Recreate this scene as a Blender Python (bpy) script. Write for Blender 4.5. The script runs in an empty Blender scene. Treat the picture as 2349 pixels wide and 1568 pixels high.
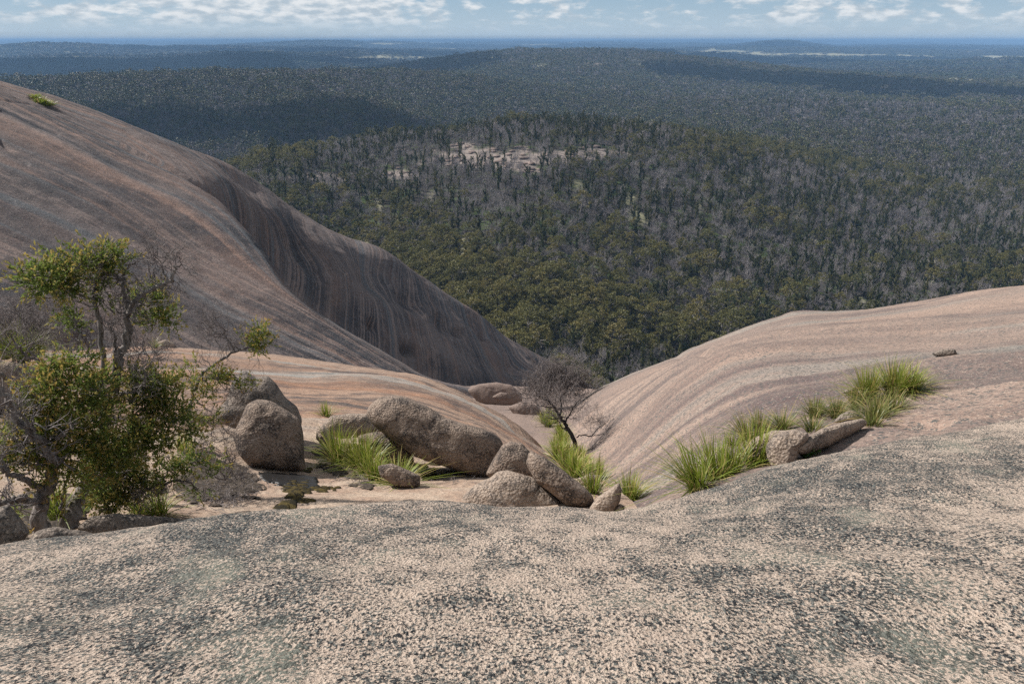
import bpy, math, random
import numpy as np
from mathutils import Vector
from mathutils.bvhtree import BVHTree

random.seed(7)
RNG = np.random.default_rng(7)
SC = bpy.context.scene
COL = SC.collection

# ------------------------------------------------------------------ camera, sky, sun, exposure
PITCH = math.atan((784 - 93) / 1826.2)
FPX, CX, CY = 1826.2, 1174.0, 784.0
cam_d = bpy.data.cameras.new('camera')
cam_d.lens = 28.0
cam_d.sensor_width = 36.0
cam_d.clip_start = 0.1
cam_d.clip_end = 200000.0
cam = bpy.data.objects.new('camera', cam_d)
COL.objects.link(cam)
cam.location = (0, 0, 0)
cam.rotation_euler = (math.pi / 2 - PITCH, 0, 0)
SC.camera = cam

SUN_EL = math.radians(41)
SUN_AZ = math.radians(-66)                       # measured from +Y towards +X
SUN = np.array([math.sin(SUN_AZ) * math.cos(SUN_EL), math.cos(SUN_AZ) * math.cos(SUN_EL), math.sin(SUN_EL)])
sun_d = bpy.data.lights.new('sun', 'SUN')
sun_d.energy = 5.0
sun_d.angle = math.radians(0.53)
sun_d.color = (1.0, 0.965, 0.92)
sun_o = bpy.data.objects.new('sun', sun_d)
COL.objects.link(sun_o)
sun_o.rotation_euler = Vector(-SUN).to_track_quat('-Z', 'Y').to_euler()
sun_o.location = (0, 0, 50)

world = bpy.data.worlds.new('World')
SC.world = world
world.use_nodes = True
wn, wl = world.node_tree.nodes, world.node_tree.links
wn.clear()


def N(nodes, t, **kw):
    n = nodes.new(t)
    for k, v in kw.items():
        setattr(n, k, v)
    return n


def build_world():
    out = N(wn, 'ShaderNodeOutputWorld')
    bg = N(wn, 'ShaderNodeBackground')
    bg.inputs['Strength'].default_value = 0.052
    sky = N(wn, 'ShaderNodeTexSky', sky_type='NISHITA')
    sky.sun_disc = False
    sky.sun_elevation = SUN_EL
    sky.sun_rotation = SUN_AZ
    sky.altitude = 1200
    sky.air_density = 1.0
    sky.dust_density = 0.25
    sky.ozone_density = 4.0
    tc = N(wn, 'ShaderNodeTexCoord')
    sep = N(wn, 'ShaderNodeSeparateXYZ')
    wl.new(tc.outputs['Generated'], sep.inputs[0])
    zc = N(wn, 'ShaderNodeMath', operation='MAXIMUM')
    wl.new(sep.outputs['Z'], zc.inputs[0])
    zc.inputs[1].default_value = 0.0
    za = N(wn, 'ShaderNodeMath', operation='ADD')
    wl.new(zc.outputs[0], za.inputs[0])
    za.inputs[1].default_value = 0.30
    dx = N(wn, 'ShaderNodeMath', operation='DIVIDE')
    dy = N(wn, 'ShaderNodeMath', operation='DIVIDE')
    wl.new(sep.outputs['X'], dx.inputs[0]); wl.new(za.outputs[0], dx.inputs[1])
    wl.new(sep.outputs['Y'], dy.inputs[0]); wl.new(za.outputs[0], dy.inputs[1])
    cmb = N(wn, 'ShaderNodeCombineXYZ')
    wl.new(dx.outputs[0], cmb.inputs[0]); wl.new(dy.outputs[0], cmb.inputs[1])
    n1 = N(wn, 'ShaderNodeTexNoise', noise_dimensions='2D')
    n1.inputs['Scale'].default_value = 9.0
    n1.inputs['Detail'].default_value = 8
    n1.inputs['Roughness'].default_value = 0.6
    n1.inputs['Distortion'].default_value = 0.0
    wl.new(cmb.outputs[0], n1.inputs['Vector'])
    n2 = N(wn, 'ShaderNodeTexNoise', noise_dimensions='2D')
    n2.inputs['Scale'].default_value = 1.15
    n2.inputs['Detail'].default_value = 3
    wl.new(cmb.outputs[0], n2.inputs['Vector'])
    ad = N(wn, 'ShaderNodeMath', operation='MULTIPLY_ADD')
    wl.new(n2.outputs['Fac'], ad.inputs[0]); ad.inputs[1].default_value = 1.0
    wl.new(n1.outputs['Fac'], ad.inputs[2])
    cov = N(wn, 'ShaderNodeMapRange', interpolation_type='SMOOTHSTEP')
    cov.inputs['From Min'].default_value = 0.84
    cov.inputs['From Max'].default_value = 1.08
    wl.new(ad.outputs[0], cov.inputs['Value'])
    # thinner towards the horizon haze
    hz = N(wn, 'ShaderNodeMapRange', interpolation_type='SMOOTHSTEP')
    hz.inputs['From Min'].default_value = 0.008
    hz.inputs['From Max'].default_value = 0.030
    hz.inputs['To Min'].default_value = 0.12
    wl.new(sep.outputs['Z'], hz.inputs['Value'])
    m = N(wn, 'ShaderNodeMath', operation='MULTIPLY')
    wl.new(cov.outputs[0], m.inputs[0]); wl.new(hz.outputs[0], m.inputs[1])
    m2 = N(wn, 'ShaderNodeMath', operation='MULTIPLY')
    wl.new(m.outputs[0], m2.inputs[0]); m2.inputs[1].default_value = 0.92
    # cloud colour: lit puffs and greyer bellies
    n3 = N(wn, 'ShaderNodeTexNoise', noise_dimensions='2D')
    n3.inputs['Scale'].default_value = 16
    n3.inputs['Detail'].default_value = 6
    wl.new(cmb.outputs[0], n3.inputs['Vector'])
    cr = N(wn, 'ShaderNodeValToRGB')
    cr.color_ramp.elements[0].position = 0.36
    cr.color_ramp.elements[0].color = (6.6, 7.7, 8.6, 1)
    cr.color_ramp.elements[1].position = 0.62
    cr.color_ramp.elements[1].color = (11.6, 11.8, 11.9, 1)
    wl.new(n3.outputs['Fac'], cr.inputs[0])
    mix = N(wn, 'ShaderNodeMixRGB')
    wl.new(m2.outputs[0], mix.inputs[0])
    # pale blue air that thickens towards the horizon, all the way round
    air = N(wn, 'ShaderNodeMapRange', interpolation_type='SMOOTHSTEP')
    air.inputs['From Min'].default_value = 0.0
    air.inputs['From Max'].default_value = 0.22
    air.inputs['To Min'].default_value = 0.92
    air.inputs['To Max'].default_value = 0.0
    wl.new(sep.outputs['Z'], air.inputs['Value'])
    hc = N(wn, 'ShaderNodeValToRGB')
    hc.color_ramp.elements[0].position = 0.0
    hc.color_ramp.elements[0].color = (7.2, 8.6, 9.6, 1)
    hc.color_ramp.elements[1].position = 0.05
    hc.color_ramp.elements[1].color = (4.5, 6.6, 8.6, 1)
    wl.new(zc.outputs[0], hc.inputs[0])
    sm = N(wn, 'ShaderNodeMixRGB')
    wl.new(air.outputs[0], sm.inputs[0]); wl.new(sky.outputs[0], sm.inputs[1]); wl.new(hc.outputs[0], sm.inputs[2])
    wl.new(sm.outputs[0], mix.inputs[1]); wl.new(cr.outputs[0], mix.inputs[2])
    wl.new(mix.outputs[0], bg.inputs['Color'])
    wl.new(bg.outputs[0], out.inputs[0])


build_world()
SC.view_settings.view_transform = 'Standard'
SC.view_settings.look = 'None'
SC.view_settings.exposure = 0.5
SC.view_settings.gamma = 1.0
SC.view_settings.use_curve_mapping = False
SC.render.engine = 'CYCLES'
SC.cycles.max_bounces = 5
SC.cycles.diffuse_bounces = 1
SC.cycles.glossy_bounces = 1
SC.cycles.transmission_bounces = 2
SC.cycles.volume_bounces = 0
SC.cycles.transparent_max_bounces = 4
SC.cycles.use_denoising = False
SC.cycles.caustics_reflective = False
SC.cycles.caustics_refractive = False


# ------------------------------------------------------------------ geometry helpers
def P(px, py, r):
    """Point at horizontal distance r seen at picture position (px, py) of a 2348 x 1568 picture."""
    px, py, r = np.asarray(px, float), np.asarray(py, float), np.asarray(r, float)
    u = (px - CX) / FPX
    v = (CY - py) / FPX
    c, s = math.cos(PITCH), math.sin(PITCH)
    X, Y, Z = u, c + v * s, -s + v * c
    k = r / np.hypot(X, Y)
    return np.stack([X * k, Y * k, Z * k], -1)


def PROJ(p):
    p = np.asarray(p, float)
    c, s = math.cos(PITCH), math.sin(PITCH)
    d = p[..., 1] * c - p[..., 2] * s
    v = (p[..., 1] * s + p[..., 2] * c) / d
    return CX + FPX * p[..., 0] / d, CY - FPX * v


def _h3(i, j, k, seed):
    n = (i * 374761393 + j * 668265263 + k * 2147483647 + seed * 1274126177) & 0xFFFFFFFF
    n = ((n ^ (n >> 13)) * 1274126177) & 0xFFFFFFFF
    n = (n ^ (n >> 16)) & 0xFFFFFFFF
    n = (n * 2246822519) & 0xFFFFFFFF
    return ((n ^ (n >> 15)) & 0xFFFFFF) / float(0xFFFFFF)


def vnoise(p, seed=0):
    p = np.asarray(p, float)
    i = np.floor(p).astype(np.int64)
    f = p - i
    f = f * f * f * (f * (f * 6 - 15) + 10)
    r = 0
    for a in (0, 1):
        wa = f[..., 0] if a else 1 - f[..., 0]
        for b in (0, 1):
            wb = f[..., 1] if b else 1 - f[..., 1]
            for c in (0, 1):
                wc = f[..., 2] if c else 1 - f[..., 2]
                r = r + wa * wb * wc * _h3(i[..., 0] + a, i[..., 1] + b, i[..., 2] + c, seed)
    return r * 2 - 1


def fbm(p, octaves=4, seed=0, gain=0.5, lac=2.03):
    p = np.asarray(p, float)
    a, t, r = 1.0, 0.0, 0
    for o in range(octaves):
        r = r + a * vnoise(p, seed + o * 17)
        t += a
        a *= gain
        p = p * lac + 13.7
    return r / t


def pchip(x, y, xi):
    """monotone cubic through (x, y[:, k]) evaluated at xi"""
    x = np.asarray(x, float); y = np.asarray(y, float)
    h = np.diff(x)
    d = np.diff(y, axis=0) / h.reshape((-1,) + (1,) * (y.ndim - 1))
    m = np.zeros_like(y)
    if len(x) == 2:
        m[:] = d[0]
    else:
        for i in range(1, len(x) - 1):
            w1, w2 = 2 * h[i] + h[i - 1], h[i] + 2 * h[i - 1]
            same = d[i - 1] * d[i] > 0
            with np.errstate(divide='ignore', invalid='ignore'):
                q = (w1 + w2) / (w1 / d[i - 1] + w2 / d[i])
            m[i] = np.where(same, q, 0)
        m[0], m[-1] = d[0], d[-1]
    k = np.clip(np.searchsorted(x, xi, side='right') - 1, 0, len(x) - 2)
    t = (xi - x[k]) / h[k]
    sh = (-1,) + (1,) * (y.ndim - 1)
    t = t.reshape(sh); hk = h[k].reshape(sh)
    return ((2 * t**3 - 3 * t**2 + 1) * y[k] + (t**3 - 2 * t**2 + t) * hk * m[k]
            + (-2 * t**3 + 3 * t**2) * y[k + 1] + (t**3 - t**2) * hk * m[k + 1])


def gauss(a, sig, axis=0):
    n = int(sig * 3 + 1)
    k = np.exp(-0.5 * (np.arange(-n, n + 1) / sig) ** 2)
    k /= k.sum()
    a = np.moveaxis(a, axis, 0)
    lo = 2 * a[:1] - a[n:0:-1]
    hi = 2 * a[-1:] - a[-2:-n - 2:-1]
    b = np.concatenate([lo, a, hi], 0)
    out = sum(k[j] * b[j:j + len(a)] for j in range(len(k)))
    return np.moveaxis(out, 0, axis)


def new_mesh(name, verts, quads=None, tris=None, mats=(), qmat=None, tmat=None, smooth=True):
    verts = np.ascontiguousarray(verts, np.float32)
    quads = np.zeros((0, 4), np.int32) if quads is None else np.asarray(quads, np.int32)
    tris = np.zeros((0, 3), np.int32) if tris is None else np.asarray(tris, np.int32)
    me = bpy.data.meshes.new(name)
    me.vertices.add(len(verts))
    me.vertices.foreach_set('co', verts.ravel())
    nl = quads.size + tris.size
    me.loops.add(nl)
    me.loops.foreach_set('vertex_index', np.concatenate([quads.ravel(), tris.ravel()]).astype(np.int32))
    npoly = len(quads) + len(tris)
    me.polygons.add(npoly)
    starts = np.concatenate([np.arange(len(quads)) * 4, quads.size + np.arange(len(tris)) * 3]).astype(np.int32)
    me.polygons.foreach_set('loop_start', starts)
    mi = np.zeros(npoly, np.int32)
    if qmat is not None and len(quads): mi[:len(quads)] = qmat
    if tmat is not None and len(tris): mi[len(quads):] = tmat
    me.polygons.foreach_set('material_index', mi)
    me.polygons.foreach_set('use_smooth', np.full(npoly, smooth))
    for m in mats:
        me.materials.append(m)
    me.update(calc_edges=True)
    return me


def add_attr(me, name, arr, typ='FLOAT', dom='POINT'):
    a = me.attributes.new(name, typ, dom)
    key = {'FLOAT': 'value', 'FLOAT_VECTOR': 'vector', 'INT': 'value'}[typ]
    a.data.foreach_set(key, np.ascontiguousarray(arr, np.int32 if typ == 'INT' else np.float32).ravel())


class MB:
    """collects tubes and leaves into one mesh"""
    def __init__(self):
        self.v, self.q, self.t, self.qm, self.tm, self.n = [], [], [], [], [], 0

    def add(self, v, q=None, t=None, mat=0):
        v = np.asarray(v, float).reshape(-1, 3)
        if q is not None and len(q):
            self.q.append(np.asarray(q) + self.n); self.qm.append(np.full(len(q), mat))
        if t is not None and len(t):
            self.t.append(np.asarray(t) + self.n); self.tm.append(np.full(len(t), mat))
        self.v.append(v); self.n += len(v)

    def tube(self, pts, rad, sides=6, mat=0):
        pts = np.asarray(pts, float); n = len(pts)
        if n < 2: return
        rad = np.broadcast_to(np.asarray(rad, float), (n,))
        tg = np.gradient(pts, axis=0)
        tg /= np.linalg.norm(tg, axis=1, keepdims=True) + 1e-12
        ref = np.array([0.31, 0.95, 0.05]) if abs(tg[:, 2]).mean() > 0.6 else np.array([0.05, 0.1, 1.0])
        a = np.cross(tg, ref); a /= np.linalg.norm(a, axis=1, keepdims=True) + 1e-12
        b = np.cross(tg, a)
        th = np.arange(sides) * 2 * math.pi / sides
        v = pts[:, None] + rad[:, None, None] * (np.cos(th)[None, :, None] * a[:, None] + np.sin(th)[None, :, None] * b[:, None])
        i = np.arange(n - 1)[:, None] * sides; j = np.arange(sides)[None]; k = (j + 1) % sides
        q = np.stack([i + j, i + k, i + sides + k, i + sides + j], -1).reshape(-1, 4)
        self.add(v.reshape(-1, 3), q, None, mat)

    def leaves(self, c, L, W, rng, up=0.3, mat=0, dirs=None, droop=0.0):
        """rhombic leaves at centres c"""
        n = len(c)
        if n == 0: return
        d = rng.normal(size=(n, 3)) if dirs is None else dirs + rng.normal(size=(n, 3)) * 0.45
        d[:, 2] += up - droop
        d /= np.linalg.norm(d, axis=1, keepdims=True) + 1e-9
        s = np.cross(d, rng.normal(size=(n, 3))); s /= np.linalg.norm(s, axis=1, keepdims=True) + 1e-9
        L = np.broadcast_to(np.asarray(L, float), (n,)) * rng.uniform(0.7, 1.3, n)
        W = np.broadcast_to(np.asarray(W, float), (n,)) * rng.uniform(0.7, 1.3, n)
        v = np.stack([c - d * L[:, None] * .5, c + s * W[:, None] * .5 - d * L[:, None] * .05,
                      c + d * L[:, None] * .5, c - s * W[:, None] * .5 - d * L[:, None] * .05], 1)
        self.add(v.reshape(-1, 3), np.arange(4 * n).reshape(n, 4), None, mat)

    def mesh(self, name, mats, smooth=True):
        cat = lambda a, w: np.concatenate(a) if a else np.zeros((0, w) if w else 0, int)
        return new_mesh(name, np.concatenate(self.v) if self.v else np.zeros((0, 3)), cat(self.q, 4), cat(self.t, 3), mats,
                        cat(self.qm, 0), cat(self.tm, 0), smooth)


def link(name, data, parent=None, label=None, cat=None, group=None, kind=None):
    o = bpy.data.objects.new(name, data)
    COL.objects.link(o)
    if parent is not None: o.parent = parent
    if label: o['label'] = label
    if cat: o['category'] = cat
    if group: o['group'] = group
    if kind: o['kind'] = kind
    return o


# ------------------------------------------------------------------ materials
def new_mat(name):
    m = bpy.data.materials.new(name)
    m.use_nodes = True
    m.node_tree.nodes.clear()
    return m, m.node_tree.nodes, m.node_tree.links


class G:
    """small node-graph writer"""
    def __init__(self, name):
        self.m, self.n, self.l = new_mat(name)
        self.out = self.n.new('ShaderNodeOutputMaterial')

    def new(self, t, **kw):
        return N(self.n, t, **kw)

    def set(self, sock, v):
        if hasattr(v, 'is_linked') or hasattr(v, 'links'):
            self.l.new(v, sock)
        else:
            sock.default_value = v

    def noise(self, vec, scale, detail=4, rough=0.55, dist=0.0, dim='3D'):
        n = self.new('ShaderNodeTexNoise', noise_dimensions=dim)
        self.set(n.inputs['Vector'], vec)
        n.inputs['Scale'].default_value = scale
        n.inputs['Detail'].default_value = detail
        n.inputs['Roughness'].default_value = rough
        n.inputs['Distortion'].default_value = dist
        return n.outputs['Fac']

    def voro(self, vec, scale, out='Color', feature='F1'):
        n = self.new('ShaderNodeTexVoronoi', feature=feature)
        self.set(n.inputs['Vector'], vec)
        n.inputs['Scale'].default_value = scale
        return n.outputs[out]

    def map(self, v, a, b, c=0.0, d=1.0, smooth=True):
        n = self.new('ShaderNodeMapRange', interpolation_type='SMOOTHSTEP' if smooth else 'LINEAR')
        self.set(n.inputs['Value'], v)
        for k, x in zip(('From Min', 'From Max', 'To Min', 'To Max'), (a, b, c, d)):
            self.set(n.inputs[k], x)
        return n.outputs[0]

    def math(self, op, a, b=0.0, c=0.0):
        n = self.new('ShaderNodeMath', operation=op)
        for k, x in enumerate((a, b, c)):
            self.set(n.inputs[k], x)
        return n.outputs[0]

    def mix(self, f, a, b, mode='MIX'):
        n = self.new('ShaderNodeMixRGB', blend_type=mode)
        self.set(n.inputs[0], f)
        for k, x in ((1, a), (2, b)):
            self.set(n.inputs[k], x if not isinstance(x, tuple) else x + (1,) * (4 - len(x)))
        return n.outputs[0]

    def ramp(self, v, stops):
        n = self.new('ShaderNodeValToRGB')
        e = n.color_ramp.elements
        e[0].position, e[0].color = stops[0][0], tuple(stops[0][1]) + (1,)
        e[1].position, e[1].color = stops[-1][0], tuple(stops[-1][1]) + (1,)
        for p, c in stops[1:-1]:
            x = e.new(p); x.color = tuple(c) + (1,)
        self.set(n.inputs[0], v)
        return n.outputs[0]

    def cell(self, vec, scale):
        s = self.new('ShaderNodeSeparateColor')
        self.l.new(self.voro(vec, scale), s.inputs[0])
        return s.outputs[0]

    def scale(self, vec, s):
        n = self.new('ShaderNodeMapping')
        self.set(n.inputs['Vector'], vec)
        n.inputs['Scale'].default_value = s
        return n.outputs[0]

    def attr(self, name, out='Fac'):
        n = self.new('ShaderNodeAttribute', attribute_name=name)
        return n.outputs[out]

    def bump(self, h, strength, dist, normal=None):
        n = self.new('ShaderNodeBump')
        n.inputs['Strength'].default_value = strength
        n.inputs['Distance'].default_value = dist
        self.set(n.inputs['Height'], h)
        if normal is not None: self.l.new(normal, n.inputs['Normal'])
        return n.outputs[0]

    def principled(self, col, rough=0.85, normal=None, spec=0.25):
        b = self.new('ShaderNodeBsdfPrincipled')
        self.set(b.inputs['Base Color'], col if not isinstance(col, tuple) else col + (1,) * (4 - len(col)))
        self.set(b.inputs['Roughness'], rough)
        b.inputs['Specular IOR Level'].default_value = spec
        if normal is not None: self.l.new(normal, b.inputs['Normal'])
        self.l.new(b.outputs[0], self.out.inputs['Surface'])
        return b


def mat_foreground():
    g = G('lichen_granite')
    p = g.new('ShaderNodeTexCoord').outputs['Object']
    pf = g.scale(p, (1, .6, 0.5))
    base = g.mix(g.noise(p, 3.0, 3), (0.42, 0.325, 0.26), (0.55, 0.44, 0.35))
    cell = g.cell(pf, 95)
    base = g.mix(0.22, base, cell, 'SOFT_LIGHT')
    big = g.noise(pf, 0.55, 3, 0.55)
    mid = g.noise(pf, 4.5, 6, 0.65, 0.3)
    fine = g.noise(pf, 52, 4, 0.74)
    s = g.math('ADD', g.math('MULTIPLY', big, 0.60), g.math('ADD', g.math('MULTIPLY', mid, 0.66), g.math('MULTIPLY', fine, 1.80)))
    cov = g.map(s, 1.455, 1.505)
    lich = g.mix(g.map(g.noise(pf, 55, 3, 0.6), .45, .6), (0.026, 0.027, 0.029), (0.15, 0.152, 0.138))
    green = g.map(g.noise(pf, 1.3, 4), .52, .68)
    lich = g.mix(g.math('MULTIPLY', green, 0.45), lich, (0.27, 0.275, 0.215))
    col = g.mix(cov, base, lich)
    blk = g.map(g.noise(pf, 30, 5, 0.75), .58, .62)
    col = g.mix(g.math('MULTIPLY', blk, .85), col, (0.03, 0.03, 0.032))
    pale = g.map(g.noise(pf, 30, 3, 0.6), .63, .68)
    col = g.mix(g.math('MULTIPLY', pale, .7), col, (0.60, 0.49, 0.37))
    hgt = g.math('ADD', g.math('MULTIPLY', fine, 1.0), g.math('ADD', g.math('MULTIPLY', mid, 1.4), g.math('MULTIPLY', g.voro(pf, 60, 'Distance'), .5)))
    nrm = g.bump(hgt, 1.0, 0.034)
    g.principled(col, 0.9, nrm, 0.15)
    return g.m


def mat_slab(name, pinkA, pinkB, dark, streak=(3, 60), dark_amt=.5, orange=None, orange_amt=0.0, lich_amt=.5, wash=None, scale=1.0, lo=.42, hi=.62, sd=.55, warp_amt=.045, floor=None, w3=.24, stain=None, face_fade=0.0):
    g = G(name)
    p = g.new('ShaderNodeTexCoord').outputs['Object']
    f = g.attr('flow', 'Vector')
    fz = g.new('ShaderNodeSeparateXYZ')
    g.l.new(f, fz.inputs[0])
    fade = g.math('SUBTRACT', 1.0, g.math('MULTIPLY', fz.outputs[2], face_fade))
    base = g.mix(g.noise(p, .35 * scale, 4), pinkA, pinkB)
    warp = g.noise(p, .25 * scale, 3)
    fw = g.new('ShaderNodeVectorMath', operation='ADD')
    cmb = g.new('ShaderNodeCombineXYZ')
    g.l.new(g.math('MULTIPLY', g.math('SUBTRACT', warp, .5), warp_amt), cmb.inputs[1])
    g.l.new(f, fw.inputs[0]); g.l.new(cmb.outputs[0], fw.inputs[1])
    f = fw.outputs[0]
    if orange:
        o = g.noise(g.scale(f, (streak[0] * .8, streak[1] * .30, 1)), 1, 3, .5)
        base = g.mix(g.math('MULTIPLY', g.math('MULTIPLY', g.map(o, .46, .64), orange_amt), fade), base, orange)
    s1 = g.noise(g.scale(f, (streak[0], streak[1] * .2, 3)), 1, 3, .6)
    s2 = g.noise(g.scale(f, (streak[0] * 1.6, streak[1], 5)), 1, 3, .6)
    s3 = g.noise(g.scale(p, (1, 1, 1)), 1.6 * scale, 6, .7)
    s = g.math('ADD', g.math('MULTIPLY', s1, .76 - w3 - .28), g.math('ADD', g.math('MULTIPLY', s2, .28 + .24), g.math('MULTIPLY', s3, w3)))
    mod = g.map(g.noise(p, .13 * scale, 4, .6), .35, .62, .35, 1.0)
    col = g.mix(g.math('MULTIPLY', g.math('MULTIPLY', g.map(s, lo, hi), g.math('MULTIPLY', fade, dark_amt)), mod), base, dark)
    if wash:
        w = g.noise(g.scale(f, (streak[0] * .9, streak[1] * .45, 9)), 1, 4, .6)
        col = g.mix(g.math('MULTIPLY', g.map(w, .56, .66), g.math('MULTIPLY', fade, wash[1])), col, wash[0])
    if floor:
        sy = g.new('ShaderNodeSeparateXYZ')
        g.l.new(f, sy.inputs[0])
        wob = g.math('ADD', sy.outputs[1], g.math('MULTIPLY', g.math('SUBTRACT', s3, .5), .10))
        fcol = g.mix(g.map(g.noise(p, .9, 5, .65), .38, .62), floor[2], floor[3])
        col = g.mix(g.map(wob, floor[0], floor[1], .9, 0.0), col, fcol)
    if stain:                                             # old water stain where the runoff gathers
        sx = g.new('ShaderNodeSeparateXYZ')
        g.l.new(f, sx.inputs[0])
        k = g.math('MULTIPLY', g.map(sx.outputs[0], stain[0], stain[1]), g.math('MULTIPLY', g.map(sx.outputs[1], stain[2], stain[2] + .08), g.map(sx.outputs[1], stain[3], stain[3] + .12, 1, 0)))
        k = g.math('MULTIPLY', k, g.map(g.math('ADD', g.math('MULTIPLY', s2, .6), g.math('MULTIPLY', s1, .4)), .36, .56))
        col = g.mix(g.math('MULTIPLY', k, stain[5]), col, stain[4])
    spk = g.noise(p, 9 * scale, 6, .75)
    col = g.mix(g.math('MULTIPLY', g.map(spk, .50, .60), lich_amt), col, (0.075, 0.078, 0.075))
    spk2 = g.noise(p, 16 * scale, 4, .7)
    col = g.mix(g.math('MULTIPLY', g.map(spk2, .57, .66), lich_amt * .8), col, (0.46, 0.37, 0.29))
    col = g.mix(.25, col, g.cell(p, 30 * scale), 'SOFT_LIGHT')
    h = g.math('ADD', g.math('MULTIPLY', spk, .6), g.math('ADD', g.math('MULTIPLY', g.math('MULTIPLY', s2, fade), sd), g.math('MULTIPLY', s3, .8)))
    nrm = g.bump(h, .8, .10 / scale)
    g.principled(col, .88, nrm, .18)
    return g.m


def mat_boulder(name, a, b, dark, amt):
    g = G(name)
    p = g.new('ShaderNodeTexCoord').outputs['Object']
    base = g.mix(g.noise(p, 1.6, 5, .6), a, b)
    st = g.noise(p, 2.3, 5, .65, .4)
    fine = g.noise(p, 24, 5, .7)
    s = g.math('ADD', g.math('MULTIPLY', st, .9), g.math('MULTIPLY', fine, .8))
    col = g.mix(g.math('MULTIPLY', g.map(s, .80, .96), amt), base, dark)
    cr = g.cell(p, 34)
    col = g.mix(.32, col, cr, 'SOFT_LIGHT')
    pale = g.map(g.noise(p, 30, 2, .5), .61, .66)
    col = g.mix(g.math('MULTIPLY', pale, .55), col, (0.50, 0.41, 0.32))
    d = g.voro(p, 22, 'Distance')
    hgt = g.math('ADD', g.math('MULTIPLY', fine, 1.2), g.math('ADD', g.math('MULTIPLY', d, -.9), g.math('MULTIPLY', st, 1.0)))
    nrm = g.bump(hgt, .9, .04)
    g.principled(col, .9, nrm, .15)
    return g.m


def mat_leaf(name, cols, trans=.25, rough=.55, spec=.3):
    g = G(name)
    r = g.new('ShaderNodeObjectInfo').outputs['Random']
    geo = g.new('ShaderNodeNewGeometry').outputs['Random Per Island']
    v = g.math('ADD', g.math('MULTIPLY', r, .62), g.math('MULTIPLY', geo, .38))
    n = len(cols)
    col = g.ramp(v, [(.12 + .76 * i / (n - 1), c) for i, c in enumerate(cols)])
    b = g.principled(col, rough, None, spec)
    if trans:
        t = g.new('ShaderNodeBsdfTranslucent')
        g.l.new(col, t.inputs[0])
        mx = g.new('ShaderNodeMixShader')
        mx.inputs[0].default_value = trans
        g.l.new(b.outputs[0], mx.inputs[1]); g.l.new(t.outputs[0], mx.inputs[2])
        g.l.new(mx.outputs[0], g.out.inputs['Surface'])
    return g.m


def mat_bark(name, a, b, scale=14):
    g = G(name)
    p = g.new('ShaderNodeTexCoord').outputs['Object']
    n = g.noise(g.scale(p, (1, 1, .25)), scale, 5, .7)
    col = g.mix(g.map(n, .38, .62), a, b)
    g.principled(col, .9, g.bump(n, .8, .03), .15)
    return g.m


def mat_blade(name, base, tip, dry):
    g = G(name)
    t = g.attr('along')
    r = g.new('ShaderNodeNewGeometry').outputs['Random Per Island']
    col = g.mix(t, base, tip)
    col = g.mix(g.map(r, .74, .80), col, dry)
    col = g.mix(g.math('MULTIPLY', g.map(t, .80, 1.0), g.map(r, .3, .5)), col, dry)
    b = g.principled(col, .42, None, .4)
    tr = g.new('ShaderNodeBsdfTranslucent'); g.l.new(col, tr.inputs[0])
    mx = g.new('ShaderNodeMixShader'); mx.inputs[0].default_value = .35
    g.l.new(b.outputs[0], mx.inputs[1]); g.l.new(tr.outputs[0], mx.inputs[2])
    g.l.new(mx.outputs[0], g.out.inputs['Surface'])
    return g.m


M = {}
M['fg'] = mat_foreground()
M['shelf'] = mat_slab('pink_granite', (0.27, 0.175, 0.125), (0.36, 0.25, 0.18), (0.085, 0.066, 0.06), (.9, 50), .95,
                      (0.30, 0.155, 0.092), .8, .45, ((0.27, 0.275, 0.255), .75), 1.0, .45, .57, .5, .03, (.33, .40, (0.44, 0.335, 0.25), (0.34, 0.235, 0.17)))
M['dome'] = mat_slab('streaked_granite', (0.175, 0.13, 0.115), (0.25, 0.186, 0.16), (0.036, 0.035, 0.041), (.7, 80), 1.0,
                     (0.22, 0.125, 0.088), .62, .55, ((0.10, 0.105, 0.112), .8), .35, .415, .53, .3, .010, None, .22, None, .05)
M['slope'] = mat_slab('pale_granite', (0.25, 0.177, 0.14), (0.33, 0.242, 0.194), (0.105, 0.08, 0.077), (.8, 42), .78,
                      (0.33, 0.22, 0.165), .4, 1.0, ((0.22, 0.215, 0.19), .55), .9, .44, .56, .4, .012, None, .20, (.42, .66, .10, .42, (0.105, 0.075, 0.072), .85))
M['gully'] = mat_slab('gully_granite', (0.20, 0.145, 0.12), (0.26, 0.19, 0.155), (0.11, 0.09, 0.085), (3, 20), .5,
                      None, 0, .3, None, .7)
M['boulder'] = mat_boulder('boulder_granite', (0.21, 0.155, 0.12), (0.28, 0.215, 0.17), (0.055, 0.046, 0.042), .88)
M['boulder_dark'] = mat_boulder('lichened_boulder', (0.18, 0.145, 0.12), (0.25, 0.205, 0.17), (0.06, 0.058, 0.056), .85)
M['boulder_pale'] = mat_boulder('pale_boulder_granite', (0.31, 0.235, 0.18), (0.38, 0.30, 0.24), (0.085, 0.075, 0.07), .75)
M['bark'] = mat_bark('grey_brown_bark', (0.10, 0.085, 0.075), (0.24, 0.21, 0.19))
M['bark_burnt'] = mat_bark('charred_bark', (0.022, 0.02, 0.02), (0.07, 0.062, 0.058), 2)
M['bark_gum'] = mat_bark('pale_gum_bark', (0.14, 0.12, 0.105), (0.33, 0.30, 0.27), 1.5)
M['deadwood'] = mat_bark('weathered_dead_wood', (0.13, 0.115, 0.115), (0.34, 0.305, 0.295), 1.5)
M['twig'] = mat_bark('dry_grey_twigs', (0.12, 0.10, 0.095), (0.24, 0.205, 0.19), 9)
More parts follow.
